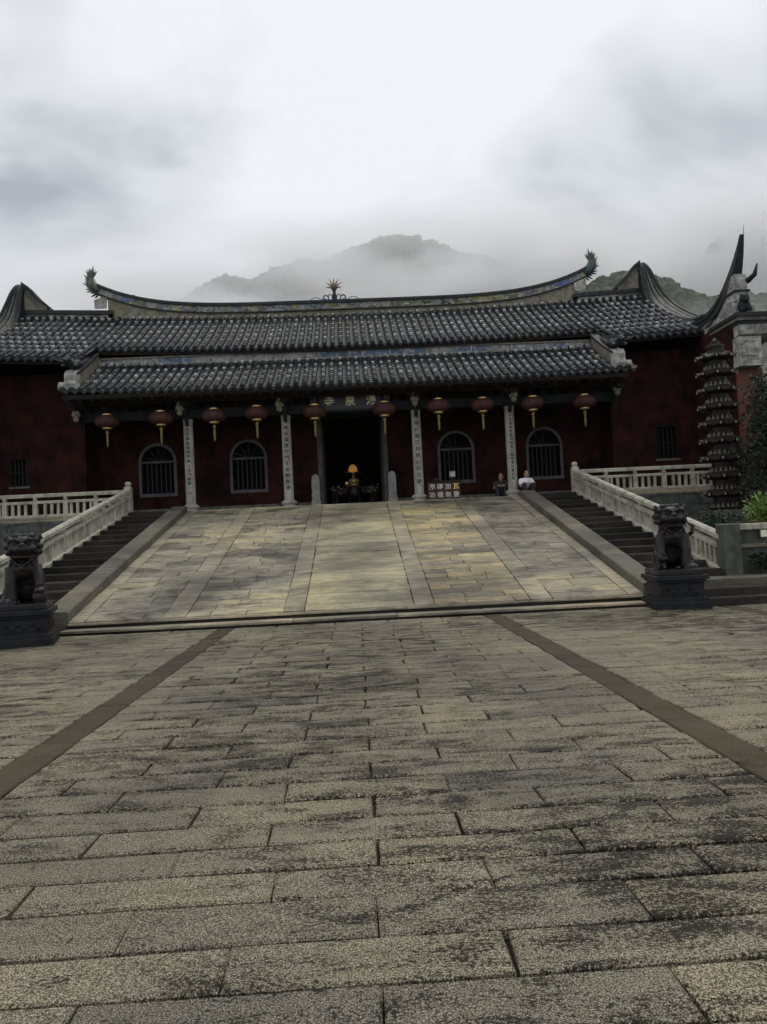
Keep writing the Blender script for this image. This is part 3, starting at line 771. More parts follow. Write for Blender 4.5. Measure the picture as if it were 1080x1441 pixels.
# upswept dragon-tail ends
for s in (-1, 1):
    b = MB(); c0 = Vector((s*10.1, 31.8, ridge_top(10.15)-0.22))
    path = [c0+Vector((s*dx, 0, dz)) for dx, dz in ((-.05, -.02), (.13, .08), (.25, .20), (.32, .36), (.33, .52))]
    b.tube(path, [.24, .25, .24, .20, .13], 10, 0.8); t = part(b, 'ridge_tail', 'glaze', rg, smooth=True)
    tb = MB()
    for k in range(15):          # spiky fins fanned round the outer edge and the head
        u = k/14; i = min(3, int(u*4)); q = path[i].lerp(path[i+1], u*4-i); ang = R(-50+150*u)
        d = Vector((s*math.cos(ang), 0, math.sin(ang)))
        L = 0.15+0.07*math.sin(k*2.3)
        tb.tube([q+d*.15, q+d*(.28+L*.5)+Vector((0, 0, .02)), q+d*(.30+L)+Vector((0, 0, .05))], [.06, .036, .005], 5)
    for k in range(6):
        d = Vector((s*(-.9+.32*k), 0, 1)).normalized(); q = path[-1]
        tb.tube([q, q+d*.20, q+d*.42+Vector((s*.03, 0, .0))], [.06, .04, .005], 5)
    part(tb, 'fin', 'glaze', t)
    sb = MB(); X = s*9.95
    part(MB().hexa([(X-.32,31.60,ridge_top(10)-.95),(X+.14,31.60,ridge_top(10)-.95),(X+.14,31.65,ridge_top(10)-.95),(X-.32,31.65,ridge_top(10)-.95),
                    (X-.35,31.60,ridge_top(9.6)-.43),(X+.2,31.60,ridge_top(10)-.38),(X+.2,31.65,ridge_top(10)-.38),(X-.35,31.65,ridge_top(9.6)-.43)]), 'end_panel', 'plaster', rg)
    part(MB().hexa([(X-s*.9-.28,31.59,ridge_top(9.1)-.33),(X-s*.9+.4,31.59,ridge_top(9.1)-.33),(X-s*.9+.4,31.63,ridge_top(9.1)-.33),(X-s*.9-.28,31.63,ridge_top(9.1)-.33),
                    (X-s*.9-.28,31.59,ridge_top(8.8)-.16),(X-s*.9+.4,31.59,ridge_top(9.3)-.14),(X-s*.9+.4,31.63,ridge_top(9.3)-.14),(X-s*.9-.28,31.63,ridge_top(8.8)-.16)]), 'blue_panel', 'blue', rg)
    # short side ridge out to the gable
    xa, xb = s*9.55, s*XG[s]
    def side_ridge(z0, z1, y0, y1, nm, mt):
        a, b2 = min(xa, xb), max(xa, xb)
        za = lambda x: main_z(x, 31.7)
        part(MB().hexa([(a,y0,za(a)+z0),(b2,y0,za(b2)+z0),(b2,y1,za(b2)+z0),(a,y1,za(a)+z0),(a,y0,za(a)+z1),(b2,y0,za(b2)+z1),(b2,y1,za(b2)+z1),(a,y1,za(a)+z1)]), nm, mt, hall)
    side_ridge(-0.1, 0.17, 31.66, 31.98, 'side_ridge', 'plaster'); side_ridge(0.17, 0.33, 31.55, 32.05, 'side_ridge_coping', 'coping')
# flaming pearl at the middle of the ridge
zc = ridge_top(0)
pf = part(MB().lathe([(0.17, -0.02), (0.13, .08), (0.09, .12), (0.12, .2), (0.07, .30), (0.06, .42), (0.10, .47)], 10, (-.45, 31.8, zc)), 'ridge_finial', 'bronze', rg, smooth=True)
part(MB().ball((-.45, 31.8, zc+.60), (.15, .1, .14), 12, 8), 'pearl', 'copper', pf, smooth=True)
for k in range(7):
    a = R(-8+196*k/6); d = Vector((math.cos(a), 0, math.sin(a))); q = Vector((-.45, 31.8, zc+.60))
    part(MB().tube([q+d*.10, q+d*.22+Vector((0,0,.02)), q+d*.36+Vector((0, 0, .05))], [.042, .026, .005], 6), 'flame', 'copper', pf)
for s in (-1, 1):
    def arc(cx, cz, rx, rz_, a0, a1, n=10): return [(-.45+s*(cx+rx*math.cos(R(a0+(a1-a0)*i/n))), 31.8, zc+cz+rz_*math.sin(R(a0+(a1-a0)*i/n))) for i in range(n+1)]
    part(MB().tube(arc(.78, .0, .23, .18, 180, -10), .014, 6), 'scroll_wire', 'bronze', pf)
    part(MB().tube(arc(.36, .1, .12, .16, 200, -60), [.03]*8+[.02, .014, .01], 6), 'scroll', 'blue' if s < 0 else 'glaze', pf)
    part(MB().tube(arc(.18, .10, .09, .20, 200, 20), .02, 6), 'scroll', 'glaze', pf)
    part(MB().ball((-.45+s*.42, 31.8, zc+.05), (.12, .08, .09), 9, 6), 'cloud', 'blue' if s < 0 else 'plaster', pf, smooth=True)

# ---- descending ridges with dragons at the ends of the lower roof
for s in (-1, 1):
    X = s*9.12
    pts = [(X, lower_pt(X, t)[1], lower_pt(X, t)[2]) for t in (0.14, 0.3, .5, .7, .9, 1.0)]
    fr = [(Vector((1,0,0)), Vector((0,-.35,.94)))]*len(pts)
    dr_ = part(MB().sweep(pts, fr, [(-.14, 0), (.14, 0), (.14, .42), (-.14, .42)]), 'descending_ridge', 'ridge_cream', hall)
    part(MB().sweep(pts, fr, [(-.2, .42), (.2, .42), (.2, .50), (-.2, .50)]), 'coping', 'coping', dr_)
    y0, z0 = lower_pt(X, 0.02)[1:]
    # white scrolled end block
    part(MB().prism([(y0+.42, z0+.05), (y0+.05, z0+.05), (y0-.02, z0+.22), (y0+.10, z0+.38), (y0+.08, z0+.55), (y0+.20, z0+.70), (y0+.46, z0+.78)], X-.19, X+.19, 'x'), 'scroll_block', 'plaster', dr_)
    part(MB().prism([(y0+.34, z0+.02), (y0-.03, z0+.03), (y0-.06, z0+.16), (y0+.05, z0+.30), (y0+.30, z0+.34)], X+s*.20, X+s*.36, 'x'), 'scroll_block', 'plaster', dr_)
    # crouching dragon with mane and antlers on top
    b = MB(); zt = z0+.86
    b.ball((X, y0+.30, zt+.10), (.15, .24, .14)); b.ball((X+s*.05, y0+.02, zt+.16), (.13, .18, .12)); b.ball((X+s*.06, y0-.14, zt+.11), (.08, .10, .06))
    b.tube([(X, y0+.4, zt+.05), (X, y0+.75, zt+.22), (X, y0+1.1, zt+.25), (X, y0+1.4, zt+.42), (X, y0+1.7, zt+.52), (X, y0+1.95, zt+.72)], [.14, .13, .12, .12, .1, .04], 8)
    for k in range(9):
        yy = y0+.1+.2*k; zz = zt+.2+.06*k+.04*math.sin(k*2)
        b.tube([(X, yy, zz-.1), (X+s*.03, yy-.02, zz+.1+.04*(k % 3))], [.07, .012], 5)
    for q in (-1, 1):
        b.tube([(X+q*.06, y0+.05, zt+.25), (X+q*.14, y0+.12, zt+.42), (X+q*.12, y0+.05, zt+.52)], [.03, .025, .008], 5)
        b.tube([(X+q*.06, y0-.12, zt+.12), (X+q*.16, y0-.28, zt+.20), (X+q*.2, y0-.26, zt+.30)], [.02, .015, .006], 5)
        b.tube([(X+q*.12, y0+.25, zt+.05), (X+q*.22, y0+.05, zt-.02), (X+q*.2, y0-.1, zt-.06)], [.07, .055, .035], 6)
    me = remeshed(b, 0.03, 1); part(me, 'dragon', 'coping', dr_)
    part(MB().tube([(X+s*.1, y0-.2, zt+.05), (X+s*.3, y0-.28, zt+.10), (X+s*.42, y0-.22, zt+.22)], [.03, .025, .01], 6), 'dragon_whisker', 'glaze', dr_)

# ---- gable walls with sweeping copings
def cat(pts, n=6):
    P = [Vector((0, a, b)) for a, b in pts]; P = [P[0]*2-P[1]] + P + [P[-1]*2-P[-2]]; out_ = []
    for i in range(1, len(P)-2):
        for k in range(n):
            t = k/n; a, b, c, d = P[i-1], P[i], P[i+1], P[i+2]
            out_.append(0.5*((2*b)+(c-a)*t+(2*a-5*b+4*c-d)*t*t+(3*b-a-3*c+d)*t**3))
    out_.append(P[-2]); return [(p.y, p.z) for p in out_]
prof = cat([(31.95, 12.62), (31.6, 12.54), (31.32, 12.2), (31.15, 11.65), (30.92, 11.08), (30.3, 10.45), (29.0, 9.68), (27.7, 9.08), (26.7, 8.80), (25.9, 8.82), (25.2, 9.20), (24.6, 9.80), (24.22, 10.35), (24.02, 10.75)])
for s in (-1, 1):
    x0 = s*XG[s]; x1 = x0 + s*0.78; a, b = min(x0, x1), max(x0, x1)
    body = [(y, min(z-0.5, 10.9)) for y, z in prof if y > 26.3 ]
    poly = body + [(26.2, 8.05), (24.3, 8.03), (24.3, 0.0), (39.3, 0.0)] + [(63.9-y, min(z-0.5, 10.9)) for y, z in prof[::-1] if y > 26.5]
    gw = part(MB().prism(poly, a, b, 'x'), 'gable_wall', 'red_wall', hall)
    def ribbon(o0, o1, xa, xb, nm, mat, ymin=0, taper=False):
        pts = [p for p in prof if p[0] >= ymin and (not taper or p[0] < 27.0)]; V = []
        vs = []; fs = []
        for i, (y, z) in enumerate(pts):
            q0 = pts[max(0, i-1)]; q1 = pts[min(len(pts)-1, i+1)]; d = Vector((0, q1[0]-q0[0], q1[1]-q0[1])).normalized(); n = Vector((0, d.z, -d.y))
            if n.z < 0: n = -n
            if i < 5: n = Vector((0, -.75+.1*i, .66)).normalized() if False else n
            k = 1.0
            if y < 27.0: k = 0.10+0.90*((max(0, y-24.0))/3.0)**0.75
            xi, xo = (xa, xb) if s > 0 else (xb, xa)
            pk = min(1.0, 0.20+0.80*max(0, (12.62-z))/2.0)      # narrow, rounded peak
            if y < 28: pk = 1.0
            xo2 = xi+(xo-xi)*pk
            xm = (xi+xo2)/2 if y > 27 else (xi+xo2)/2; h = abs(xo2-xi)/2*k
            q_ = o0 if not taper or y > 27 else -min(0.14+0.24*min(1, (27-y)/1.2), 0.05+0.33*min(1, max(0, (y-24.0)/1.1)))
            if not taper and y < 26.8:
                f_ = max(0.0, (y-25.2)/1.6); q_ = -.14+(o0+.14)*f_; o1_ = -.14+(o1+.14)*f_
            else: o1_ = o1
            for oo, xx in ((q_, xm-h), (q_, xm+h), (o1_, xm+h), (o1_, xm-h)): vs.append(Vector((xx, y, z))+n*oo)
        m = len(pts)
        for i in range(m-1):
            for k in range(4): fs.append((4*i+k, 4*i+(k+1)%4, 4*i+4+(k+1)%4, 4*i+4+k))
        fs += [(0,1,2,3), (4*m-1, 4*m-2, 4*m-3, 4*m-4)]
        return part(MB().add(vs, fs), nm, mat, gw)
    ribbon(-0.62, -0.42, a-.02, b+.02, 'plaster_course', 'plaster_grey', 25.0)
    ribbon(-0.42, -0.34, a-.07, b+.07, 'tile_course', 'coping', 25.0)
    ribbon(-0.34, -0.22, a-.03, b+.03, 'plaster_course', 'plaster_grey', 25.0)
    ribbon(-0.22, -0.14, a-.10, b+.10, 'tile_course', 'tile', 25.0)
    ribbon(-0.14, 0.0, a-.05, b+.05, 'top_render', 'plaster_grey', 26.6)
    ribbon(-0.15, 0.012, a-.05, b+.05, 'coping', 'coping', 0, True)
    for u in (0.03, 0.36, 0.68, 0.98):       # rounded tile ribs running along the top
        rp_ = []
        for y, z in prof:
            if y < 26.2: continue
            pk = min(1.0, 0.20+0.80*max(0, (12.62-z))/2.0); xi, xo = (a, b) if s > 0 else (b, a)
            rp_.append((xi+(xo-xi)*pk*u, y, z-.01))
        part(MB().tube(rp_, .075 if u in (.03, .98) else .035, 7), 'tile_rib', 'coping' if u in (.03, .98) else 'tile', gw)
    xi_ = a if s > 0 else b
    
    # short joints across the tile courses (individual course tiles)
    for i in range(28, len(prof)-30, 1):
        y, z = prof[i]; y2, z2 = prof[i+1]
        for k in (0.0, 0.5):
            yy, zz = y+(y2-y)*k, z+(z2-z)*k
            part(MB().box(a-.115, b+.115, yy-.02, yy+.02, zz-.26, zz-.15), 'course_tile', 'coping', gw)
    # back half, plain
    pb = [(63.9-y, z) for y, z in prof if 26.5 < y < 30.4]
    vs = []; fs = []
    for y, z in pb: vs += [(a-.05,y,z-.5),(b+.05,y,z-.5),(b+.05,y,z),(a-.05,y,z)]
    for i in range(len(pb)-1):
        for k in range(4): fs.append((4*i+k, 4*i+(k+1)%4, 4*i+4+(k+1)%4, 4*i+4+k))
    part(MB().add(vs, fs+[(0,1,2,3)]), 'back_coping', 'coping', gw)
    # triangular horn between ridge and gable peak
    hp = [(x0, 12.62), (x0-s*.25, 12.42), (x0-s*.62, 11.98), (x0-s*1.0, 11.62), (x0-s*1.0, 11.3), (x0, 11.0)]
    part(MB().prism(hp, 31.62, 31.95, 'y'), 'peak_gusset', 'plaster_grey', gw)
    cp = [(x0, 12.70), (x0-s*.27, 12.50), (x0-s*.64, 12.06), (x0-s*1.08, 11.66), (x0-s*1.08, 11.56), (x0-s*.62, 11.94), (x0-s*.25, 12.36), (x0, 12.55)]
    part(MB().prism(cp, 31.52, 32.05, 'y'), 'peak_coping', 'coping', gw)
    part(MB().prism([(x0-s*.10, 12.2), (x0-s*.5, 11.75), (x0-s*.62, 11.38), (x0-s*.12, 11.38)], 31.585, 31.62, 'y'), 'pale_panel', 'ridge_cream', gw)
    # front: plaster body under the horn, cornice, corbelled head with framed panel
    part(MB().prism([(26.2, 8.4), (25.6, 8.5), (25.2, 8.75), (24.75, 9.2), (24.5, 9.5), (24.3, 9.55), (24.2, 9.35), (24.25, 8.9), (24.1, 8.55), (24.2, 8.1), (26.35, 8.0)], (a+b)/2-.20, (a+b)/2+.20, 'x'), 'spire_body', 'plaster', gw)
    for zz, dx, hh, mt in ((8.95, -.06, .06, 'coping'), (8.62, -.02, .06, 'plaster'), (9.25, -.14, .05, 'coping')):
        part(MB().box((a+b)/2-.22-dx-.1, (a+b)/2+.22+dx+.1, 24.12-dx, 24.9, zz, zz+hh), 'spire_band', mt, gw)
    part(MB().tube([(x0+s*.5, 24.5, 9.38), (x0+s*.62, 24.2, 9.30), (x0+s*.72, 23.98, 9.42), (x0+s*.78, 23.9, 9.75)], [.1, .1, .08, .02], 7), 'small_horn', 'coping', gw, smooth=True)
    part(MB().tube([(x0+s*.47, 24.03, 10.70), (x0+s*.47, 24.0, 11.05)], [.012, .005], 5), 'spire_rod', 'iron', gw)
    part(MB().prism([(26.4, 8.3), (25.5, 8.2), (24.6, 8.7), (24.2, 8.6), (24.1, 8.1), (26.4, 8.1)], a+.05, b-.05, 'x'), 'spire_base', 'plaster', gw)
    cor = MB(); cor.box(a-.10, b+.9, 23.72, 25.7, 8.02, 8.14); part(cor, 'cornice', 'coping', gw)
    part(MB().box(a-.04, b+.85, 23.80, 25.7, 7.90, 8.02), 'cornice_course', 'plaster_grey', gw)
    part(MB().box(a+.02, b+.80, 23.88, 25.7, 7.80, 7.90), 'cornice_course', 'coping', gw)
    part(MB().prism([(24.3, 7.42), (23.98, 7.50), (23.92, 7.80), (25.6, 7.80), (25.6, 7.42)], a+.06, b+.7, 'x'), 'corbel', 'plaster', gw)
    # roll of dark moss and a crouching stone beast on the cornice
    bb = MB(); bx = x0+s*.30
    bb.ball((bx, 24.02, 8.42), (.17, .20, .26)); bb.ball((bx, 23.92, 8.62), (.17, .16, .15)); bb.ball((bx, 23.80, 8.55), (.09, .08, .08)); bb.ball((bx-.1, 23.95, 8.75), .05); bb.ball((bx+.1, 23.95, 8.75), .05)
    for q in (-1, 1): bb.tube([(bx+q*.12, 23.92, 8.45), (bx+q*.13, 23.82, 8.2)], [.07, .06], 7)
    part(remeshed(bb, .03, 2), 'stone_beast', 'dark_granite', gw)
    part(MB().box(min(x0+s*.02, x0+s*.75), max(x0+s*.02, x0+s*.75), 23.90, 24.32, 6.52, 7.40), 'head_block', 'plaster', gw)
    fx0, fx1 = sorted((x0+s*.10, x0+s*.60))
    fr = MB()
    for q in ((fx0, fx0+.07, 6.78, 7.32), (fx1-.07, fx1, 6.78, 7.32), (fx0+.07, fx1-.07, 6.78, 6.85), (fx0+.07, fx1-.07, 7.25, 7.32)): fr.box(q[0], q[1], 23.86, 23.9, q[2], q[3])
    part(fr, 'panel_frame', 'plaster', gw)
    part(MB().box(min(x0, x0+s*.78), max(x0, x0+s*.78), 23.84, 24.32, 6.45, 6.62), 'head_sill', 'plaster', gw)
    part(MB().box(min(x0+s*.05, x0+s*.9), max(x0+s*.05, x0+s*.9), 24.22, 24.299, 0.2, 6.45), 'pier', 'brick_red', gw)

# ---- walls
fl = TZ
sw = MB()
for s in (-1, 1):
    xa, xb = s*PX, s*(XG[s]+.02); a, b = min(xa, xb), max(xa, xb)
    wx0, wx1 = ((-12.1, -11.45) if s < 0 else (11.04, 11.86)); wz0, wz1 = (fl+1.22, fl+2.23) if s < 0 else (fl+1.19, fl+2.41)
    w_ = MB(); y0, y1 = SWY, SWY+.45
    w_.box(a, wx0, y0, y1, fl-.06, 7.9); w_.box(wx1, b, y0, y1, fl-.06, 7.9); w_.box(wx0, wx1, y0, y1, fl-.06, wz0); w_.box(wx0, wx1, y0, y1, wz1, 7.9)
    part(w_, 'side_wall', 'red_wall', hall)
    # return wall beside the porch
    q0, q1 = sorted((s*PX, s*(PX+.4))); part(MB().box(q0+.002, q1, SWY+.45, WY+.4, fl-.06, 7.9), 'return_wall', 'red_wall', hall)
    wn_ = part(MB().box(wx0, wx1, y0+.30, y0+.33, wz0, wz1), 'side_window', 'glass', hall)
    fr = MB(); e_ = .05
    fr.box(wx0, wx0+e_, y0+.02, y0+.2, wz0, wz1); fr.box(wx1-e_, wx1, y0+.02, y0+.2, wz0, wz1); fr.box(wx0+e_, wx1-e_, y0+.02, y0+.2, wz1-e_, wz1); fr.box(wx0+e_, wx1-e_, y0+.02, y0+.2, wz0, wz0+e_)
    part(fr, 'frame', 'wood', wn_)
    part(MB().box(wx0-.04, wx1+.04, y0-.03, y0+.02, wz0-.07, wz0-.002), 'sill', 'plaster_grey', wn_)
    part(MB().box(wx0+e_, wx1-e_, y0+.06, y0+.1, (wz0+wz1)/2-.02, (wz0+wz1)/2+.02), 'transom', 'wood_green', wn_)
    for k in range(1, 5):
        xx = wx0+(wx1-wx0)*k/5; part(MB().box(xx-.014, xx+.014, y0+.12, y0+.15, wz0+e_, wz1-e_), 'bar', 'iron', wn_)
# porch wall with doorway and four arched windows
WINS = [-7.3, -3.92, 3.92, 7.3]; WW = 0.60; WZ0, WZS, WZT = fl+.86, fl+2.05, fl+2.65
DW, DZ = 1.30, fl+3.42
pw = MB(); y0, y1 = WY, WY+.4
def arch(xc, hw, zs, rise, n=10): return [(xc+hw*math.cos(math.pi*k/n), zs+rise*math.sin(math.pi*k/n)) for k in range(n+1)]
edges = [-PX]
for xc in sorted(WINS+[0.0]):
    hw = DW if xc == 0 else WW
    pw.box(edges[-1], xc-hw, y0, y1, fl-.06, 7.6); edges.append(xc+hw)
    if xc == 0: pw.box(xc-hw, xc+hw, y0, y1, DZ, 7.6)
    else:
        pw.box(xc-hw, xc+hw, y0, y1, fl-.06, WZ0)
        A = arch(xc, hw, WZS, WZT-WZS)
        pw.prism(A+[(xc-hw, 7.6), (xc+hw, 7.6)], y0, y1, 'y')
pw.box(edges[-1], PX, y0, y1, fl-.06, 7.6)
part(pw, 'porch_wall', 'red_wall', hall)
part(MB().box(-PX, PX, WY-.012, WY-.001, fl-.002, fl+.0) if False else MB().box(-PX+.01, -DW-.2, WY-.03, WY-.001, fl-.02, fl+.28), 'wall_plinth', 'plaster_grey', hall)
part(MB().box(DW+.2, PX-.01, WY-.03, WY-.001, fl-.02, fl+.28), 'wall_plinth', 'plaster_grey', hall)
for xc in WINS:
    wn_ = part(MB().prism(arch(xc, WW+.02, WZS, WZT-WZS+.02)+[(xc-WW-.02, WZ0-.02), (xc+WW+.02, WZ0-.02)], WY+.33, WY+.36, 'y'), 'arched_window', 'glass', hall)
    o_, i_ = arch(xc, WW+.10, WZS, WZT-WZS+.10, 12), arch(xc, WW, WZS, WZT-WZS, 12)
    vs = []; fs = []
    O = [(xc+WW+.10, WZ0-.12)]+o_+[(xc-WW-.10, WZ0-.12)]; I = [(xc+WW, WZ0)]+i_+[(xc-WW, WZ0)]
    for yy in (WY-.05, WY+.06):
        vs += [(u, yy, v) for u, v in O]+[(u, yy, v) for u, v in I]
    n = len(O); N2 = 2*n
    for k in range(n):
        k2 = (k+1) % n
        fs += [(k, k2, n+k2, n+k), (N2+k2, N2+k, N2+n+k, N2+n+k2), (k, N2+k, N2+k2, k2), (n+k2, N2+n+k2, N2+n+k, n+k)]
    part(MB().add(vs, fs), 'frame', 'grey_frame', wn_)
    part(MB().box(xc-WW, xc+WW, WY+.05, WY+.14, WZS-.04, WZS+.04), 'transom', 'grey_frame', wn_)
    for k in range(1, 7):
        xx = xc-WW+2*WW*k/7; part(MB().box(xx-.012, xx+.012, WY+.10, WY+.125, WZ0, WZS-.04), 'bar', 'iron', wn_)
    for k in range(5):           # carved fan in the arch head
        a_ = math.pi*(k+.5)/5
        part(MB().tube([(xc+.1*math.cos(a_), WY+.12, WZS+.06), (xc+(WW-.02)*math.cos(a_), WY+.12, WZS+.04+(WZT-WZS-.03)*math.sin(a_))], .014, 5), 'fan_bar', 'iron', wn_)
# doorway: stone jambs, lintel, open leaves, threshold, drum posts
dw = part(MB().box(-DW-.02, DW+.02, WY-.08, WY+.35, fl-.02, fl+.14), 'doorway', 'grey_frame', hall)
for s in (-1, 1):
    a, b = sorted((s*(DW-.16), s*(DW+.02))); part(MB().box(a, b, WY-.08, WY+.3, fl+.14, DZ), 'jamb', 'grey_frame', dw)
    a, b = sorted((s*(DW-.22), s*(DW-.17))); part(MB().box(a, b, WY+.3, WY+1.4, fl+.03, DZ-.1), 'door_leaf', 'wood_red', dw)
    a = s*1.42
    dp = part(MB().box(a-.17, a+.17, WY-.62, WY-.1, fl-.02, fl+.30), 'guard_post', 'pillar', dw)
    for k in range(3): part(MB().bbox(a-.155+.01*(k % 2), a+.155-.01*(k % 2), WY-.60, WY-.12, fl+.31+.085*k, fl+.385+.085*k, .02), 'moulding', 'pillar', dp)
    pr = [(a-.145, fl+.56), (a+.145, fl+.56), (a+.145, fl+1.05), (a+.11, fl+1.22), (a, fl+1.29), (a-.11, fl+1.22), (a-.145, fl+1.05)]
    part(MB().prism(pr, WY-.55, WY-.18, 'y'), 'shaft', 'pillar', dp)
part(MB().box(-DW-.3, DW+.3, WY-.07, WY+.3, DZ, DZ+.22), 'lintel', 'wood_green', dw)
part(MB().box(-DW-.15, DW+.15, WY-.05, WY+.1, DZ+.22, DZ+.72), 'over_door_panel', 'wood_green', dw)
# interior shell
ir = MB(); ir.box(-12.3, 12.3, 36.6, 36.9, fl-.06, 7.8)
part(ir, 'back_wall', 'wood', hall); part(MB().box(-12.3, 12.3, WY+.4, 36.6, 7.5, 7.7), 'ceiling', 'wood', hall)
part(MB().box(-12.3, -12.1, SWY+.45, 36.6, fl-.06, 7.5), 'inner_wall', 'wood', hall); part(MB().box(12.1, 12.3, SWY+.45, 36.6, fl-.06, 7.5), 'inner_wall', 'wood', hall)
part(MB().box(-12.1, 12.1, WY-.3, 36.6, fl-.07, fl+.004), 'floor', 'wood', hall)
for x in (-4.2, -2.0, 2.0, 4.2):
    part(MB().lathe([(.22, 0), (.2, .1), (.19, 4.7)], 12, (x, 33.0, fl)), 'inner_column', 'wood_red', hall, smooth=True)

# ---- stone columns with couplets, timber heads, beams
CP = [(-5.6, '世界從無始劫來皆佛土法門開第一山'), (-2.25, '淨地何須掃空門不用關聖泉'), (2.25, '淨域傳燈日月明心印古寺'), (5.52, '山中有道鳥獸皆知禪意人間無事煙霞亦覺')]
CY = 26.55
for x, txt in CP:
    cb = part(MB().lathe([(.24, 0), (.24, .05), (.19, .09), (.27, .15), (.275, .20), (.22, .25), (.17, .27)], 16, (x, CY, fl-.01)), 'column', 'pillar', hall, smooth=True)
    part(MB().lathe([(.172, .26), (.172, .5), (.165, 3.05), (.18, 3.10), (.18, 3.18)], 8, (x, CY, fl), R(22.5)), 'shaft', 'pillar', cb)
    n = len(txt); me = text_mesh('\n'.join(txt), 0.76*2.42/len(txt), 0.003, 1.25, 0.002)
    ys = [v.co.y for v in me.vertices]; h = max(ys)-min(ys); want = 2.42; k = want/h
    me.transform(Matrix.Translation((0, -(max(ys)+min(ys))/2, 0)))
    me.transform(Matrix.Diagonal((1.0, k, 1, 1)))
    me.transform(Matrix.Translation((x, CY-.163, fl+1.82)) @ Matrix.Rotation(R(90), 4, 'X'))
    part(me, 'couplet', 'ink', cb)
    part(MB().lathe([(.15, 3.17), (.15, 3.9)], 12, (x, CY, fl)), 'timber_head', 'wood', cb, smooth=True)
def pendant(x, z):
    pd = part(MB().lathe([(.03, -.16), (.085, -.12), (.10, -.05), (.07, .0), (.12, .06), (.13, .16), (.09, .22), (.09, .32)], 8, (x, 26.0, z)), 'lotus_pendant', 'carved', hall)
    for k in range(8):
        a_ = 2*math.pi*k/8; part(MB().ball((x+.11*math.cos(a_), 26.0+.11*math.sin(a_), z+.08), (.035, .035, .08), 6, 5), 'petal', 'carved', pd)
for x, z in ((-9.2, 6.06), (-5.75, 6.13), (-2.4, 6.13), (2.2, 6.13), (5.6, 6.13), (9.2, 6.2)): pendant(x, z)
for (x0, x1, y0, y1, z0, z1, m_) in [(-9.4, 9.4, 26.42, 26.68, 5.95, 6.25, 'wood_green'), (-9.4, 9.4, 25.88, 26.12, 6.42, 6.62, 'wood'), (-9.4, 9.4, 26.45, 26.65, 6.62, 6.85, 'wood'), (-9.4, 9.4, 25.5, 25.62, 6.50, 6.60, 'wood_green')]:
    part(MB().box(x0, x1, y0, y1, z0, z1), 'beam', m_, hall)
for x in (-9.2, -5.6, -2.25, 2.25, 5.52, 9.2):
    bk = part(MB().box(x-.09, x+.09, 25.7, WY-.1, 6.27, 6.43), 'bracket_arm', 'wood', hall)
    part(MB().prism([(26.45, 5.6), (25.95, 6.27), (26.45, 6.27)], x-.06, x+.06, 'x'), 'carved_brace', 'wood_green', bk)
    for k, (yy, zz, hw) in enumerate(((26.55, 6.30, .34), (26.0, 6.30, .30))):
        part(MB().prism([(x-hw, zz+.14), (x-hw+.08, zz), (x+hw-.08, zz), (x+hw, zz+.14)], yy-.06, yy+.06, 'y'), 'bracket', 'wood_green', bk)
for i in range(40):              # carved strip of struts in the frieze between beams
    x = -9.1+18.2*i/39
    part(MB().prism([(x-.10, 6.26), (x+.10, 6.26), (x+.05, 6.36), (x+.12, 6.60), (x-.12, 6.60), (x-.05, 6.36)], 26.5, 26.56, 'y'), 'carved_strut', random.choice(['wood', 'wood_green']), hall)
ra = MB().box(-.04, .04, 0, 3.3, -.10, 0).mesh('rafter'); ra.materials.append(M['wood'])
for i in range(48):
    x = -9.2+18.4*i/47; link('rafter', ra, hall, Vector((x, 25.26, 6.50))-org(hall), (R(27.2), 0, 0))
part(MB().hexa([(-9.35,25.22,6.53),(9.35,25.22,6.53),(9.35,25.28,6.53),(-9.35,25.28,6.53),(-9.35,25.22,6.66),(9.35,25.22,6.66),(9.35,25.28,6.66),(-9.35,25.28,6.66)]), 'eave_board', 'wood', hall)
part(MB().box(-9.4, 9.4, 28.0, 28.12, 6.4, 8.0), 'porch_lintel', 'wood', hall)

# ---- name board
nb = thing('name_board', 'dark name board with three gilt characters above the temple doorway', 'sign', (0, 26.3, 5.92))
part(MB().box(-1.05, 1.05, 26.30, 26.38, 6.0, 6.55), 'board', 'plaque', nb)
fr = MB()
for q in ((-1.13, 1.13, 6.55, 6.62), (-1.13, 1.13, 5.93, 6.0), (-1.13, -1.05, 6.0, 6.55), (1.05, 1.13, 6.0, 6.55)): fr.box(q[0], q[1], 26.26, 26.39, q[2], q[3])
part(fr, 'frame', 'wood_green', nb)
for x, ch in ((-.72, '寺'), (0.0, '泉'), (.72, '湧')):
    me = text_mesh(ch, 0.36, 0.008, 1.0, 0.006); me.transform(Matrix.Translation((x, 26.292, 6.27)) @ Matrix.Rotation(R(90), 4, 'X')); part(me, 'character', 'letter_gold', nb)
for s in (-1, 1):
    for k in range(3): part(MB().box(s*1.27+.07*(k-1)-.018, s*1.27+.07*(k-1)+.018, 26.32, 26.36, 6.05, 6.45), 'side_slat', 'plaster_grey', nb)

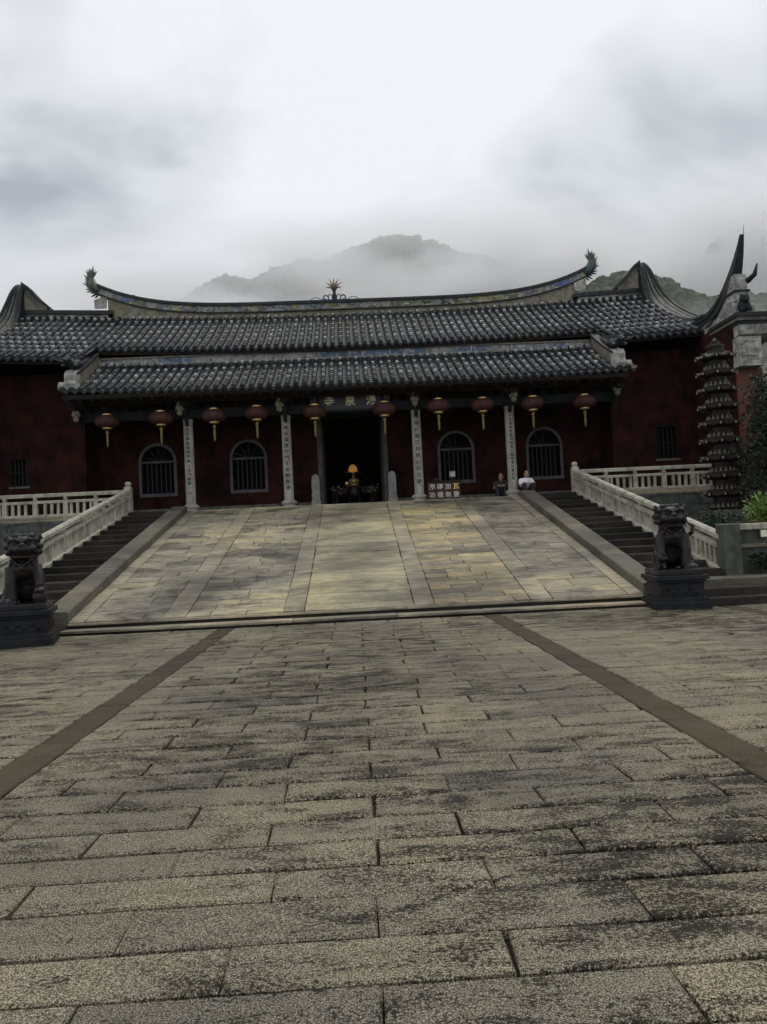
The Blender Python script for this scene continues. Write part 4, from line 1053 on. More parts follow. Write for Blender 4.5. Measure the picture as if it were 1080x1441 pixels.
# ================================================================== LANTERNS
LANT = [(-8.2, 5.88), (-6.4, 5.92), (-4.62, 5.93), (-3.18, 5.96), (-1.22, 5.92), (1.15, 5.92), (3.0, 5.95), (4.52, 5.92), (6.25, 5.90), (8.05, 5.88)]
ORDN = ['first', 'second', 'third', 'fourth', 'fifth']
for i, (x, z) in enumerate(LANT):
    k = (4-i) if i < 5 else (i-5)
    t = thing('red_lantern', ORDN[k]+' round red lantern with yellow tassel from the doorway, ' + ('away from' if i < 5 else 'towards')+' the pagoda', 'lantern', (x, 26.05, z), 'red lanterns under the eave')
    mb = MB(); n = 24; pr = [(.15, .21), (.26, .19), (.36, .12), (.405, .02), (.405, -.04), (.36, -.13), (.26, -.19), (.15, -.21)]
    vs = []; fs = []
    for r, zz in pr:
        for j in range(n): q = r*(1.0 if j % 2 else 0.965); vs.append((q*math.cos(2*math.pi*j/n), q*math.sin(2*math.pi*j/n), zz))
    for a in range(len(pr)-1):
        for j in range(n): fs.append((a*n+j, a*n+(j+1) % n, (a+1)*n+(j+1) % n, (a+1)*n+j))
    fs += [tuple(range(n)), tuple(range(len(pr)*n-n, len(pr)*n))]
    part(mb.add(vs, fs), 'shade', 'lantern', t, local=True)
    part(MB().lathe([(.16, .20), (.165, .25), (.12, .26)], 14), 'top_ring', 'gold', t, local=True)
    part(MB().lathe([(.12, -.26), (.165, -.25), (.16, -.20)], 14), 'bottom_ring', 'gold', t, local=True)
    part(MB().tube([(0, 0, .25), (0, 0, .62)], .012, 5), 'cord', 'iron', t, local=True)
    ts = part(MB().lathe([(.012, -.30), (.05, -.33), (.06, -.38), (.03, -.42)], 10, (0, 0, 0)), 'tassel', 'tassel', t, local=True)
    sk = MB()
    for j in range(7):
        a = 2*math.pi*j/7; sk.tube([(.02*math.cos(a), .02*math.sin(a), -.40), (.028*math.cos(a), .028*math.sin(a), -.62), (.018*math.cos(a+.3), .018*math.sin(a+.3), -.86+.05*random.random())], [.014, .013, .008], 5)
    part(sk, 'fringe', 'tassel', ts, local=True)
    part(MB().tube([(0, 0, -.24), (0, 0, -.31)], .012, 5), 'cord', 'tassel', t, local=True)
    t.rotation_euler.z = random.random()

# ================================================================== GUARDIAN LIONS
def lion(kind):
    b = MB()
    # facing -Y, seated on haunches; z = 0 is the top of its plinth slab
    b.ball((0, .20, .34), (.29, .30, .34), 14, 9)                         # haunch mass
    b.tube([(0, .18, .35), (0, .06, .60), (0, -.04, .82)], [.27, .27, .24], 14)   # trunk
    b.ball((0, -.10, .66), (.25, .20, .24), 14, 9)                        # chest
    for s in (-1, 1):
        b.ball((s*.25, .10, .20), (.13, .24, .21), 12, 8, (0, 0, s*.15))  # thigh
        b.tube([(s*.29, .02, .10), (s*.31, -.16, .06)], [.10, .09], 9); b.ball((s*.31, -.20, .055), (.10, .13, .06))   # hind foot
        for k in (-1, 0, 1): b.ball((s*.31+k*.055, -.30, .04), (.032, .05, .04), 7, 5)
    liftside = 1 if kind == 'ball' else -1
    for s in (-1, 1):
        if s == liftside:
            foot = (s*.30, -.40, .25)
            b.tube([(s*.20, -.10, .66), (s*.29, -.24, .46), (s*.30, -.36, .30)], [.12, .10, .08], 10)
        else:
            foot = (s*.17, -.30, .055)
            b.tube([(s*.19, -.12, .66), (s*.20, -.22, .38), (s*.17, -.26, .08)], [.125, .10, .085], 10)
        b.ball(foot, (.10, .12, .065))
        for k in (-1, 0, 1): b.ball((foot[0]+k*.055, foot[1]-.10, foot[2]-.01), (.033, .05, .042), 7, 5)
    if kind == 'ball':
        b.ball((.30, -.40, .125), .135, 14, 9)
    # head
    H = Vector((.03 if kind == 'ball' else -.04, -.17, 1.03))
    b.ball(H, (.25, .24, .21), 14, 9)
    b.ball(H+Vector((0, -.22, -.035)), (.17, .13, .085), 12, 8)           # muzzle
    b.ball(H+Vector((0, -.30, .035)), (.075, .05, .045), 8, 6)            # nose
    b.ball(H+Vector((0, -.16, -.175)), (.15, .13, .05), 10, 7)            # jaw, mouth open
    for s in (-1, 1):
        b.ball(H+Vector((s*.10, -.205, .075)), (.052, .05, .05), 8, 6)    # eye
        b.tube([H+Vector((s*.03, -.235, .10)), H+Vector((s*.11, -.24, .145)), H+Vector((s*.19, -.18, .135))], [.03, .04, .03], 7)   # brow
        b.tube([H+Vector((s*.22, -.02, .14)), H+Vector((s*.29, .0, .21)), H+Vector((s*.31, -.03, .15))], [.055, .05, .03], 7)     # ear
        b.ball(H+Vector((s*.17, -.17, -.03)), (.07, .07, .07), 8, 6)      # cheek
        b.tube([H+Vector((s*.06, -.29, -.05)), H+Vector((s*.07, -.29, -.13))], [.018, .01], 5)   # fang
    # mane curls in rows
    rr = random.Random(5)
    for row_, (el, n) in enumerate(((60, 7), (32, 11), (5, 12), (-22, 12), (-48, 10))):
        for k in range(n):
            az = -115+230*k/(n-1)
            d = Vector((math.sin(R(az))*math.cos(R(el)), math.cos(R(az))*math.cos(R(el)), math.sin(R(el))))
            c = H+Vector((d.x*.285, d.y*.265+.02, d.z*.235)); b.ball(c, .05+.014*rr.random(), 8, 6)
    for k in range(5):          # curls down the spine
        b.ball((0, .24+.05*k-.03*k*k*.3, .86-.10*k), (.10, .08, .065), 8, 6)
    for s in (-1, 1):
        for k in range(4): b.ball((s*(.15+.03*k), -.26+.05*k, .80-.07*k), .05, 8, 6)    # chest curls
        b.tube([(s*.10, -.29, .77), (s*.02, -.315, .70)], [.025, .025], 6)
    b.tube([(-.16, -.24, .80), (-.08, -.31, .73), (0, -.33, .70), (.08, -.31, .73), (.16, -.24, .80)], .03, 7)   # collar
    b.ball((0, -.345, .645), (.055, .05, .06), 8, 6)                      # bell
    b.tube([(0, .46, .15), (.02, .55, .38), (-.02, .52, .62), (.03, .44, .80)], [.09, .10, .10, .03], 9)         # tail
    for s in (-1, 1): b.tube([(0, .50, .42), (s*.10, .52, .55), (s*.09, .47, .68)], [.06, .05, .015], 7)
    if kind == 'cub':            # cub clambering at its side
        cx, cy = -.33, -.36
        b.ball((cx, cy+.06, .13), (.10, .14, .12)); b.ball((cx+.02, cy-.06, .24), (.09, .09, .085)); b.ball((cx+.02, cy-.14, .22), (.05, .05, .04))
        for q in (-1, 1): b.tube([(cx+q*.05, cy-.02, .16), (cx+q*.06, cy-.10, .03)], [.04, .035], 7); b.ball((cx+.02+q*.07, cy-.03, .31), .03)
        for k in range(5): b.ball((cx+.02+.08*math.cos(k*1.25), cy, .24+.08*math.sin(k*1.25)), .032, 7, 5)
        # raised ribbon and ball on the other flank
        b.tube([(.27, -.05, .62), (.36, -.16, .72), (.40, -.10, .84), (.33, .02, .90)], [.04, .045, .04, .02], 7)
    b.box(-.42, .42, -.52, .60, -.10, .012)
    return remeshed(b, 0.0125, 1)
def pedestal(x, y, rot, label):
    t = thing('lion_pedestal', label, 'pedestal', (x, y, 0), 'lion pedestals', rot)
    def tier(w, d, z0, z1, nm, mt='dark_granite', bv=.015):
        w -= .06; d -= .06
        return part(MB().bbox(-w/2, w/2, -d/2, d/2, z0, z1, bv), nm, mt, t, local=True)
    tier(1.16, 1.36, -.03, .13, 'base'); tier(1.08, 1.28, .13, .20, 'base_moulding')
    dd = tier(.94, 1.14, .20, .47, 'dado'); tier(1.02, 1.22, .47, .52, 'neck'); tier(1.12, 1.32, .52, .60, 'cap')
    for s in (-1, 1):
        part(MB().box(-.36, .36, -.56, -.538, .25, .43) if s < 0 else MB().box(.438, .46, -.44, .44, .25, .43), 'carved_panel', 'dark_granite', dd, local=True)
    for k in range(6):
        part(MB().ball((-.28+.112*k, -.558, .34+.03*(-1)**k), (.055, .02, .045), 8, 5), 'relief', 'dark_granite', dd, local=True, smooth=True)
        part(MB().ball((.458, -.35+.14*k, .34+.03*(-1)**k), (.02, .06, .045), 8, 5), 'relief', 'dark_granite', dd, local=True, smooth=True)
    t.scale = (.88, .88, 1.0)
    return t
for x, y, rot, kind, in ((-5.72, 13.42, R(16), 'ball'), (5.80, 14.0, R(-8), 'cub')):
    pedestal(x, y, rot, 'dark stepped stone pedestal under the lion with the ' + kind)
    o = thing('lion_statue', 'dark guardian lion statue seated with ' + ('one paw raised on a ball' if kind == 'ball' else 'a small cub at its paw'), 'statue', (x, y, .69), 'guardian lions', rot); o.scale = (.93, .93, .93)
    part(lion(kind), 'body', 'bronze', o, local=True)

# ================================================================== POTTERY PAGODA
PGX, PGY, PGZ = 10.75, 22.0, 1.86
pl = thing('pagoda_plinth', 'octagonal mossy stone plinth carrying the pottery pagoda', 'plinth', (PGX, PGY, 0.3))
for r, z0, z1 in ((1.0, .3, 1.0), (.86, 1.0, 1.3), (.74, 1.3, 1.42), (.62, 1.42, 1.66), (.72, 1.66, PGZ)):
    part(MB().lathe([(r, z0), (r, z1-.02), (r-.02, z1)], 8, (PGX, PGY, 0), R(22.5)), 'tier', 'retain', pl)
pg = thing('pottery_pagoda', 'tall dark nine-tiered octagonal pottery pagoda hung with little bells', 'pagoda', (PGX, PGY, PGZ))
def octa(r, z, k=8): return [(r*math.cos(2*math.pi*i/8+R(22.5)), r*math.sin(2*math.pi*i/8+R(22.5)), z) for i in range(k)]
def eave_mesh(r):
    vs = []; n = 32
    rings = [(0.62, .15, 0), (0.80, .08, .2), (1.0, .0, 1.0), (1.0, -.035, 1.0), (.72, -.07, 0)]
    for q, z, up in rings:
        for i in range(n):
            a = 2*math.pi*i/n+R(22.5); ph = (i % 4)/4; c = abs(ph-.5)*2
            edge = math.cos(math.pi/8)/math.cos((ph-.5)*math.pi/4)
            vs.append((r*q*edge*(1+.06*up*c**3)*math.cos(a), r*q*edge*(1+.06*up*c**3)*math.sin(a), z*r*2+up*.09*c**3))
    fs = []
    for k in range(len(rings)-1):
        for i in range(n): fs.append((k*n+i, k*n+(i+1) % n, (k+1)*n+(i+1) % n, (k+1)*n+i))
    fs.append(tuple(range(n)))
    fs.append(tuple(range(4*n, 5*n))[::-1])
    return MB().add(vs, fs)
bellm = MB().lathe([(.008, .0), (.012, -.02), (.022, -.03), (.030, -.075), (.036, -.085)], 8).mesh('bell'); bellm.materials.append(M['bell'])
figm = MB().lathe([(.042, 0), (.045, .03), (.03, .06), (.022, .075), (.026, .10), (.012, .125)], 7).mesh('buddha_figure'); figm.materials.append(M['gilt_worn'])
zt = 0.0; NT = 9
for k in range(NT):
    f = 1-0.009*k; r = .57*f; H = .525*f+.015
    body = part(MB().lathe([(.36*f, zt-.01), (.36*f, zt+.05), (.30*f, zt+.08), (.29*f, zt+H-.10), (.36*f, zt+H-.07)], 8, (0, 0, 0), R(22.5)), 'tier_body', 'pottery', pg, local=True)
    rl = part(MB().lathe([(.39*f, zt+.04), (.41*f, zt+.06), (.41*f, zt+.085), (.38*f, zt+.09)], 8, (0, 0, 0), R(22.5)), 'gallery_rail', 'pottery', pg, local=True)
    em = eave_mesh(r); em.v = [(a, b, c+zt+H-.075) for a, b, c in em.v]
    ev = part(em, 'eave', 'pottery', pg, local=True)
    for i in range(16):
        a = 2*math.pi*i/16+R(11.25); q = .345*f
        link('buddha_figure', figm, body, (q*math.cos(a), q*math.sin(a), zt+.075))
    for i in range(8):
        a = 2*math.pi*i/8+R(22.5); q = r*1.03
        link('bell', bellm, ev, (q*math.cos(a), q*math.sin(a), zt+H-.02))
        part(MB().tube([(.30*f*math.cos(a), .30*f*math.sin(a), zt+H-.1), (r*.9*math.cos(a), r*.9*math.sin(a), zt+H-.06), (r*1.1*math.cos(a), r*1.1*math.sin(a), zt+H+.04)], [.028, .024, .01], 5), 'corner_finial', 'pottery', ev, local=True)
    zt += H-.02
part(MB().lathe([(.34, zt+.0), (.38, zt+.08), (.24, zt+.14), (.20, zt+.18), (.27, zt+.25), (.25, zt+.31), (.12, zt+.36), (.15, zt+.42), (.06, zt+.48), (.01, zt+.55)], 12), 'finial', 'pottery', pg, local=True, smooth=True)

# ================================================================== PLANTER beside the right-hand stairs
pn = thing('planter_wall', 'low stone planter wall with pale coping rail beside the stair foot', 'wall', (9, 15.2, .45))
part(MB().box(7.62, 13.6, 15.30, 15.55, .30, 1.34), 'wall', 'retain', pn)
xs = [7.60]
while xs[-1] < 13.59:
    n = xs[-1]+random.uniform(1.4, 2.0); xs.append(13.6 if 13.6-n < .8 else n)
for i in range(len(xs)-1):
    part(MB().bbox(xs[i]+.003, xs[i+1]-.003, 15.20, 15.62, 1.34, 1.46, .015), 'coping_stone', 'rail', pn)
    part(MB().bbox(xs[i]+.003, xs[i+1]-.003, 15.22, 15.31, .98, 1.05, .012), 'ledge', 'kerb_stone', pn)
    part(MB().box(xs[i]-.05, xs[i]+.05, 15.24, 15.31, .45, .98), 'pilaster', 'retain', pn)
struct(part(MB().box(7.62, 13.8, 15.5, 25.3, .0, 1.12), 'flower_bed', 'soil'))
struct(part(MB().box(-13.8, -7.55, 15.5, 25.3, .0, 0.9), 'flower_bed', 'soil'))
tag(part(MB().bbox(8.12, 8.24, 15.185, 15.199, 1.18, 1.31, .004), 'paper_notice', 'paper'), 'small cream paper notice stuck below the planter coping', 'notice')
part(MB().box(8.10, 8.26, 15.197, 15.31, 1.15, 1.335), 'notice_block', 'retain', pn)

# leafy plants
def leaf_cloud(n, fn, size, seed=1, up=0.3):
    rr = np.random.default_rng(seed); mb_v = []; mb_f = []
    for i in range(n):
        c = Vector(fn(rr)); d = Vector(rr.normal(size=3)); d.z = abs(d.z)*up+d.z*(1-up); d.normalize()
        e_ = d.cross(Vector(rr.normal(size=3))).normalized(); L = size*rr.uniform(.6, 1.3); W = L*.42
        o_ = len(mb_v); nrm = d.cross(e_)*L*.12
        mb_v += [c, c+d*L*.5+e_*W*.5+nrm, c+d*L, c+d*L*.5-e_*W*.5+nrm]; mb_f += [(o_, o_+1, o_+2), (o_, o_+2, o_+3)]
    return MB().add(mb_v, mb_f)
def ball_pts(c, r, hollow=0.45):
    c = Vector(c)
    def f(rr):
        v = Vector(rr.normal(size=3)).normalized(); q = hollow+(1-hollow)*rr.random()**.5
        return c+Vector((v.x*r[0]*q, v.y*r[1]*q, v.z*r[2]*q))
    return f
def shrub(name, label, c, r, n, size, mat, seed, clumps=6):
    t = thing(name, label, 'shrub', (c[0], c[1], c[2]-r[2]))
    rr = random.Random(seed); mb = MB(); st = MB()
    for k in range(clumps):
        q = (c[0]+rr.uniform(-.6, .6)*r[0], c[1]+rr.uniform(-.6, .6)*r[1], c[2]+rr.uniform(-.4, .5)*r[2])
        sub = leaf_cloud(n//clumps, ball_pts(q, [u*.55 for u in r], .2), size, seed*10+k); mb.add(sub.v, sub.f)
        st.tube([(c[0]+rr.uniform(-.05, .05), c[1], c[2]-r[2]-.03), ((c[0]+q[0])/2, (c[1]+q[1])/2, c[2]-.4*r[2]), q], [.025, .018, .006], 5)
    part(st, 'stem', 'bark', t); part(mb, 'foliage', mat, t)
shrub('flowering_shrub', 'bright green leafy shrub above the planter coping', (9.0, 16.3, 1.68), (.75, .5, .42), 2200, .10, 'leaf_bright', 3, 9)
shrub('dark_shrub', 'dark green shrub between the stair balustrade and pagoda plinth', (8.35, 17.4, 1.45), (.55, .6, .38), 900, .09, 'leaf_dark', 4)
shrub('dark_shrub', 'dark green shrub growing close behind the bright leafy shrub', (11.2, 18.2, 1.7), (1.1, .8, .65), 1500, .11, 'leaf_dark', 5, 8)
for k in range(5):
    x = 8.05+.62*k
    shrub('fern', ORDN[k]+' low fern from the stair foot against the planter wall', (x, 15.05, .66), (.26, .13, .22), 260, .12, 'leaf_dark', 20+k, 4)

# evergreen tree at the end of the gable
def tree(name, label, base, h, r, n, size, mat, seed, clumps=26):
    t = thing(name, label, 'tree', base); rr = random.Random(seed)
    b = Vector(base); tr = MB(); tr.tube([b, b+Vector((.05, .03, h*.3)), b+Vector((-.05, .05, h*.62)), b+Vector((.02, 0, h*.95))], [.16, .13, .08, .02], 9)
    mb = MB()
    for k in range(clumps):
        u = k/clumps; z = h*(.22+.76*u); rad = r*(1-.55*u)*rr.uniform(.5, 1); a = k*2.4
        q = b+Vector((math.cos(a)*rad, math.sin(a)*rad, z)); tr.tube([b+Vector((0, 0, z*.82)), b.lerp(q, .6)+Vector((0, 0, z*.38)), q], [.05, .03, .01], 5)
        sub = leaf_cloud(n//clumps, ball_pts(q, (r*.42, r*.42, h*.10), .15), size, seed*100+k); mb.add(sub.v, sub.f)
    part(tr, 'trunk', 'bark', t); part(mb, 'crown', mat, t)
tree('evergreen_tree', 'dark evergreen tree growing beside the pagoda against the gable pier', (12.25, 21.2, 1.1), 4.5, 1.35, 14000, .13, 'leaf_dark', 11, 44)

# ================================================================== DONATION DESK, CARD, INTERIOR THINGS
dk = thing('donation_desk', 'low desk with a lettered maroon front panel beside a stone column', 'desk', (3.05, 26.5, TZ))
part(MB().box(2.52, 3.66, 26.35, 26.40, TZ+.02, TZ+.62), 'front_panel', 'red_cloth', dk)
part(MB().box(2.50, 3.70, 26.33, 26.95, TZ+.62, TZ+.66), 'desk_top', 'wood', dk)
for x in (2.54, 3.62):
    for y in (26.42, 26.86): part(MB().box(x, x+.05, y, y+.05, TZ-.002, TZ+.62), 'leg', 'wood', dk)
for r_, (chs, z) in enumerate((('添磚加瓦', TZ+.46), ('功德無量', TZ+.18))):
    for k, ch in enumerate(chs):
        me = text_mesh(ch, .21, .003, 1, .004); me.transform(Matrix.Translation((2.68+.275*k, 26.346, z)) @ Matrix.Rotation(R(90), 4, 'X'))
        part(me, 'character', 'letter_yellow' if ch == '瓦' else 'letter_white', dk)
tp = thing('tile_stack', 'small stack of dark roof tiles on the donation desk', 'tiles', (2.85, 26.6, TZ+.66))
for k in range(5):
    pr = [(2.72+.26*i/6, TZ+.66+.022*k+.05*math.sin(math.pi*i/6)) for i in range(7)]
    pr += [(a, b-.018 if 0 < i < 6 else b) for i, (a, b) in reversed(list(enumerate(pr)))][1:-1]
    part(MB().prism(pr, 26.5+.01*k, 26.74+.01*k, 'y'), 'tile', 'tile', tp)
cdd = thing('framed_card', 'small framed grey card on a wooden stand on the donation desk', 'card', (3.42, 26.6, TZ+.66))
part(MB().box(3.32, 3.54, 26.58, 26.62, TZ+.80, TZ+1.02), 'frame', 'wood_red', cdd)
part(MB().box(3.335, 3.525, 26.572, 26.579, TZ+.815, TZ+1.005), 'card', 'plaster', cdd)
part(MB().box(3.35, 3.51, 26.54, 26.68, TZ+.659, TZ+.70), 'stand', 'wood_red', cdd); part(MB().box(3.41, 3.45, 26.6, 26.63, TZ+.70, TZ+.80), 'stem', 'wood_red', cdd)

al = thing('altar_table', 'dark altar table standing in the gloom inside the doorway', 'table', (0, 32.2, TZ))
part(MB().bbox(-1.0, 1.0, 31.9, 32.7, TZ+.92, TZ+1.0, .02), 'table_top', 'wood_red', al)
for x in (-.92, .84):
    for y in (31.95, 32.57): part(MB().box(x, x+.08, y, y+.08, TZ, TZ+.92), 'leg', 'wood_red', al)
part(MB().box(-.84, .84, 31.93, 31.96, TZ+.70, TZ+.92), 'apron', 'wood_red', al)
gl = thing('gilt_lamp', 'glowing golden domed lamp above the altar inside the doorway', 'lamp', (0, 32.4, TZ+2.0))
part(MB().lathe([(.02, .34), (.09, .31), (.16, .23), (.19, .12), (.19, .02)], 16, (-.02, 32.3, TZ+1.62)), 'dome', 'lamp_warm', gl, smooth=True)
part(MB().lathe([(.22, .02), (.40, .0), (.40, -.03), (.22, -.03)], 18, (-.02, 32.3, TZ+1.62)), 'brim', 'gold', gl)
part(MB().lathe([(.05, -.62), (.05, -.03)], 8, (-.02, 32.3, TZ+1.62)), 'stem', 'gold', gl)
sl = thing('seated_figure', 'small gilded seated statue on the altar below the golden lamp', 'statue', (0, 32.1, TZ+1.0))
fb_ = MB(); fb_.ball((0, 32.12, TZ+1.09), (.24, .18, .10)); fb_.ball((0, 32.14, TZ+1.26), (.15, .12, .17)); fb_.ball((0, 32.10, TZ+1.46), (.075, .08, .09)); fb_.ball((0, 32.1, TZ+1.55), .03)
for s in (-1, 1): fb_.tube([(s*.14, 32.12, TZ+1.34), (s*.20, 32.06, TZ+1.2), (s*.06, 31.98, TZ+1.14)], [.05, .045, .035], 7)
part(remeshed(fb_, .02, 2), 'body', 'gold', sl)
al2 = thing('altar_candle', 'dim butter lamp burning on the altar edge', 'lamp', (.0, 31.95, TZ+1.0))
part(MB().lathe([(.07, 0), (.05, .05), (.09, .10), (.09, .12)], 10, (-.3, 32.0, TZ+1.0)), 'bowl', 'gold', al2); part(MB().ball((-.3, 32.0, TZ+1.16), (.05, .05, .06), 8, 6), 'flame', 'lamp_dim', al2, smooth=True)
ib = thing('incense_burner', 'dark three-legged incense burner on the floor inside the doorway', 'incense burner', (0, 30.4, TZ))
part(MB().lathe([(.18, .42), (.30, .50), (.33, .64), (.27, .78), (.31, .84), (.25, .84)], 16, (0, 30.4, TZ)), 'bowl', 'bronze', ib, smooth=True)
for k in range(3):
    a = 2*math.pi*k/3+R(90); part(MB().tube([(.2*math.cos(a), 30.4+.2*math.sin(a), TZ+.5), (.27*math.cos(a), 30.4+.27*math.sin(a), TZ+.25), (.24*math.cos(a), 30.4+.24*math.sin(a), TZ)], [.06, .05, .06], 7), 'leg', 'bronze', ib)
for s in (-1, 1): part(MB().tube([(s*.3, 30.4, TZ+.8), (s*.40, 30.4, TZ+.92), (s*.38, 30.4, TZ+1.05)], [.03, .03, .02], 6), 'ear', 'bronze', ib)
for s, nm in ((1, 'towards'), (-1, 'away from')):
    vx = s*.72
    vz = thing('flower_vase', 'tall vase of pale flowers inside the doorway, '+nm+' the pagoda', 'vase', (vx, 31.0, TZ), 'altar vases')
    part(MB().lathe([(.10, 0), (.16, .2), (.14, .4), (.07, .5), (.10, .58)], 12, (vx, 31.0, TZ)), 'vase', 'bronze', vz, smooth=True)
    fl_ = leaf_cloud(90, ball_pts((vx, 31.0, TZ+.78), (.28, .2, .2), .1), .10, 40+s); part(fl_, 'leaves', 'leaf_dark', vz)
    bl = MB(); rr = random.Random(60+s)
    for k in range(10): bl.ball((vx+rr.uniform(-.24, .24), 30.9+rr.uniform(-.1, .1), TZ+.78+rr.uniform(-.15, .2)), (.035, .03, .025), 7, 5)
    part(bl, 'blossom', 'porcelain', vz)
wl = thing('wall_lamp', 'small bright white lamp seen through an arched window', 'lamp', (7.18, 30.2, TZ+1.7))
part(MB().ball((7.20, 30.2, TZ+1.72), (.085, .07, .075), 10, 7), 'bulb', 'lamp_white', wl, smooth=True)
part(MB().lathe([(.05, .07), (.03, .12), (.012, .16), (.012, 3.1)], 8, (7.20, 30.2, TZ+1.72)), 'cord', 'iron', wl)

# ================================================================== PEOPLE resting at the edge of the porch
def person(x, y, z, rotz, label, shirt):
    t = thing('person', label, 'person', (x, y, z), None, rotz)
    # seated on the terrace floor, knees drawn up, leaning forward; faces -Y
    J = {'pel': (0, .12, .13, .13), 'sp': (0, .06, .34, .125), 'ch': (0, -.03, .52, .135), 'nk': (0, -.08, .64, .055), 'hd': (0, -.11, .73, .075), 'ht': (0, -.11, .82, .07)}
    for s, n in ((-1, 'l'), (1, 'r')):
        J['hip'+n] = (s*.10, .06, .12, .10); J['kn'+n] = (s*.15, -.30, .40, .062); J['an'+n] = (s*.13, -.38, .05, .042); J['to'+n] = (s*.14, -.54, .03, .035)
        J['sh'+n] = (s*.185, -.02, .56, .06); J['el'+n] = (s*.25, -.17, .36, .043); J['wr'+n] = (s*.13, -.33, .44, .03); J['ha'+n] = (s*.05, -.36, .44, .03)
    E = [('pel', 'sp'), ('sp', 'ch'), ('ch', 'nk'), ('nk', 'hd'), ('hd', 'ht')]
    for n in 'lr': E += [('pel', 'hip'+n), ('hip'+n, 'kn'+n), ('kn'+n, 'an'+n), ('an'+n, 'to'+n), ('ch', 'sh'+n), ('sh'+n, 'el'+n), ('el'+n, 'wr'+n), ('wr'+n, 'ha'+n)]
    b = MB()
    def cap(a, c, f=1.0, extra=0.0): b_ = MB(); p, q = J[a], J[c]; b_.tube([p[:3], q[:3]], [p[3]*f+extra, q[3]*f+extra], 10); b_.ball(p[:3], p[3]*f+extra, 10, 7); b_.ball(q[:3], q[3]*f+extra, 10, 7); return b_
    for a, c in E: q = cap(a, c); b.add(q.v, q.f)
    b.ball((0, -.19, .745), (.02, .03, .02), 6, 5)
    for s in (-1, 1):
        b.ball((s*.08, -.11, .755), (.015, .025, .03), 6, 5)
        for k in range(4): b.tube([(s*.06, -.35+.018*k, .43), (s*.0, -.375+.018*k, .42), (s*-.02, -.37+.018*k, .40)], [.012, .01, .008], 6)
        b.tube([(s*.08, -.34, .45), (s*.04, -.33, .475)], [.012, .009], 6)
    part(remeshed(b, .014, 2), 'body', 'skin', t, local=True)
    sh = MB()
    for a, c in (('pel', 'sp'), ('sp', 'ch')): q = cap(a, c, 1.0, .02); sh.add(q.v, q.f)
    for n in 'lr':
        q = cap('ch', 'sh'+n, 1.0, .016); sh.add(q.v, q.f); p0, p1 = Vector(J['sh'+n][:3]), Vector(J['el'+n][:3]); sh.tube([p0, p0.lerp(p1, .75)], [.078, .068], 10)
    part(remeshed(sh, .016, 2), 'shirt', shirt, t, local=True)
    tr = MB()
    for n in 'lr':
        for a, c in (('pel', 'hip'+n), ('hip'+n, 'kn'+n), ('kn'+n, 'an'+n)): q = cap(a, c, 1.0, .016); tr.add(q.v, q.f)
    part(remeshed(tr, .016, 2), 'trousers', 'trousers', t, local=True)
    hr = MB(); hr.ball((0, -.085, .79), (.088, .098, .08), 12, 8); hr.ball((0, -.04, .74), (.08, .07, .09), 10, 7); part(remeshed(hr, .014, 1), 'hair', 'hair', t, local=True)
    so_ = MB()
    for s in (-1, 1): so_.ball((s*.14, -.46, .045), (.05, .13, .045), 10, 7)
    part(so_, 'shoes', 'trousers', t, local=True, smooth=True)
person(5.95, 26.42, TZ, R(6), 'person in a white shirt and dark trousers sitting on the porch floor', 'shirt_white')
person(5.22, 27.1, TZ, R(-10), 'person in a brown jacket sitting half behind the stone column', 'shirt_brown')

# ================================================================== HILLS, FOREST, MIST
def hill(name, cx, cy, fn, x0, x1, y0, y1, nx, ny):
    vs = [(x0+(x1-x0)*i/nx, y0+(y1-y0)*j/ny, fn(x0+(x1-x0)*i/nx, y0+(y1-y0)*j/ny)) for j in range(ny+1) for i in range(nx+1)]; W = nx+1
    return struct(part(MB().add(vs, [(j*W+i, j*W+i+1, (j+1)*W+i+1, (j+1)*W+i) for j in range(ny) for i in range(nx)]), name, 'forest', smooth=True))
def bumpf(x, y): return 2.2*math.sin(x*.061+1)*math.cos(y*.05)+1.6*math.sin(x*.13+y*.09)+1.0*math.sin(x*.27-y*.11+2)
def interp(x, tab):
    if x <= tab[0][0]: return tab[0][1]
    for (a, u), (b, v) in zip(tab, tab[1:]):
        if x <= b:
            t = (x-a)/(b-a); t = t*t*(3-2*t); return u+(v-u)*t
    return tab[-1][1]
NEAR = [(-40, 2), (0, 26), (20, 40), (33, 45.5), (53, 48.5), (69, 45), (85, 44), (120, 46), (230, 36)]
FAR = [(-190, 34), (-120, 64), (-60, 91), (-40, 98), (-10, 108), (5, 113), (28, 114), (50, 106), (72, 101), (110, 93), (140, 101), (165, 120), (220, 136), (295, 138)]
def hz_near(x, y): return max(-.3, interp(x, NEAR)*math.exp(-((y-150)/(42 if y < 150 else 60))**2)+bumpf(x, y)*.7*math.exp(-((y-150)/60)**2))
def hz_far(x, y): return max(-.4, interp(x, FAR)*math.exp(-((y-300)/(75 if y < 300 else 90))**2)+bumpf(x*.7, y*.7)*1.2*math.exp(-((y-300)/80)**2))
hill('near_hillside', 0, 0, hz_near, -40, 230, 70, 230, 60, 36)
hill('far_hillside', 0, 0, hz_far, -190, 295, 170, 395, 80, 40)
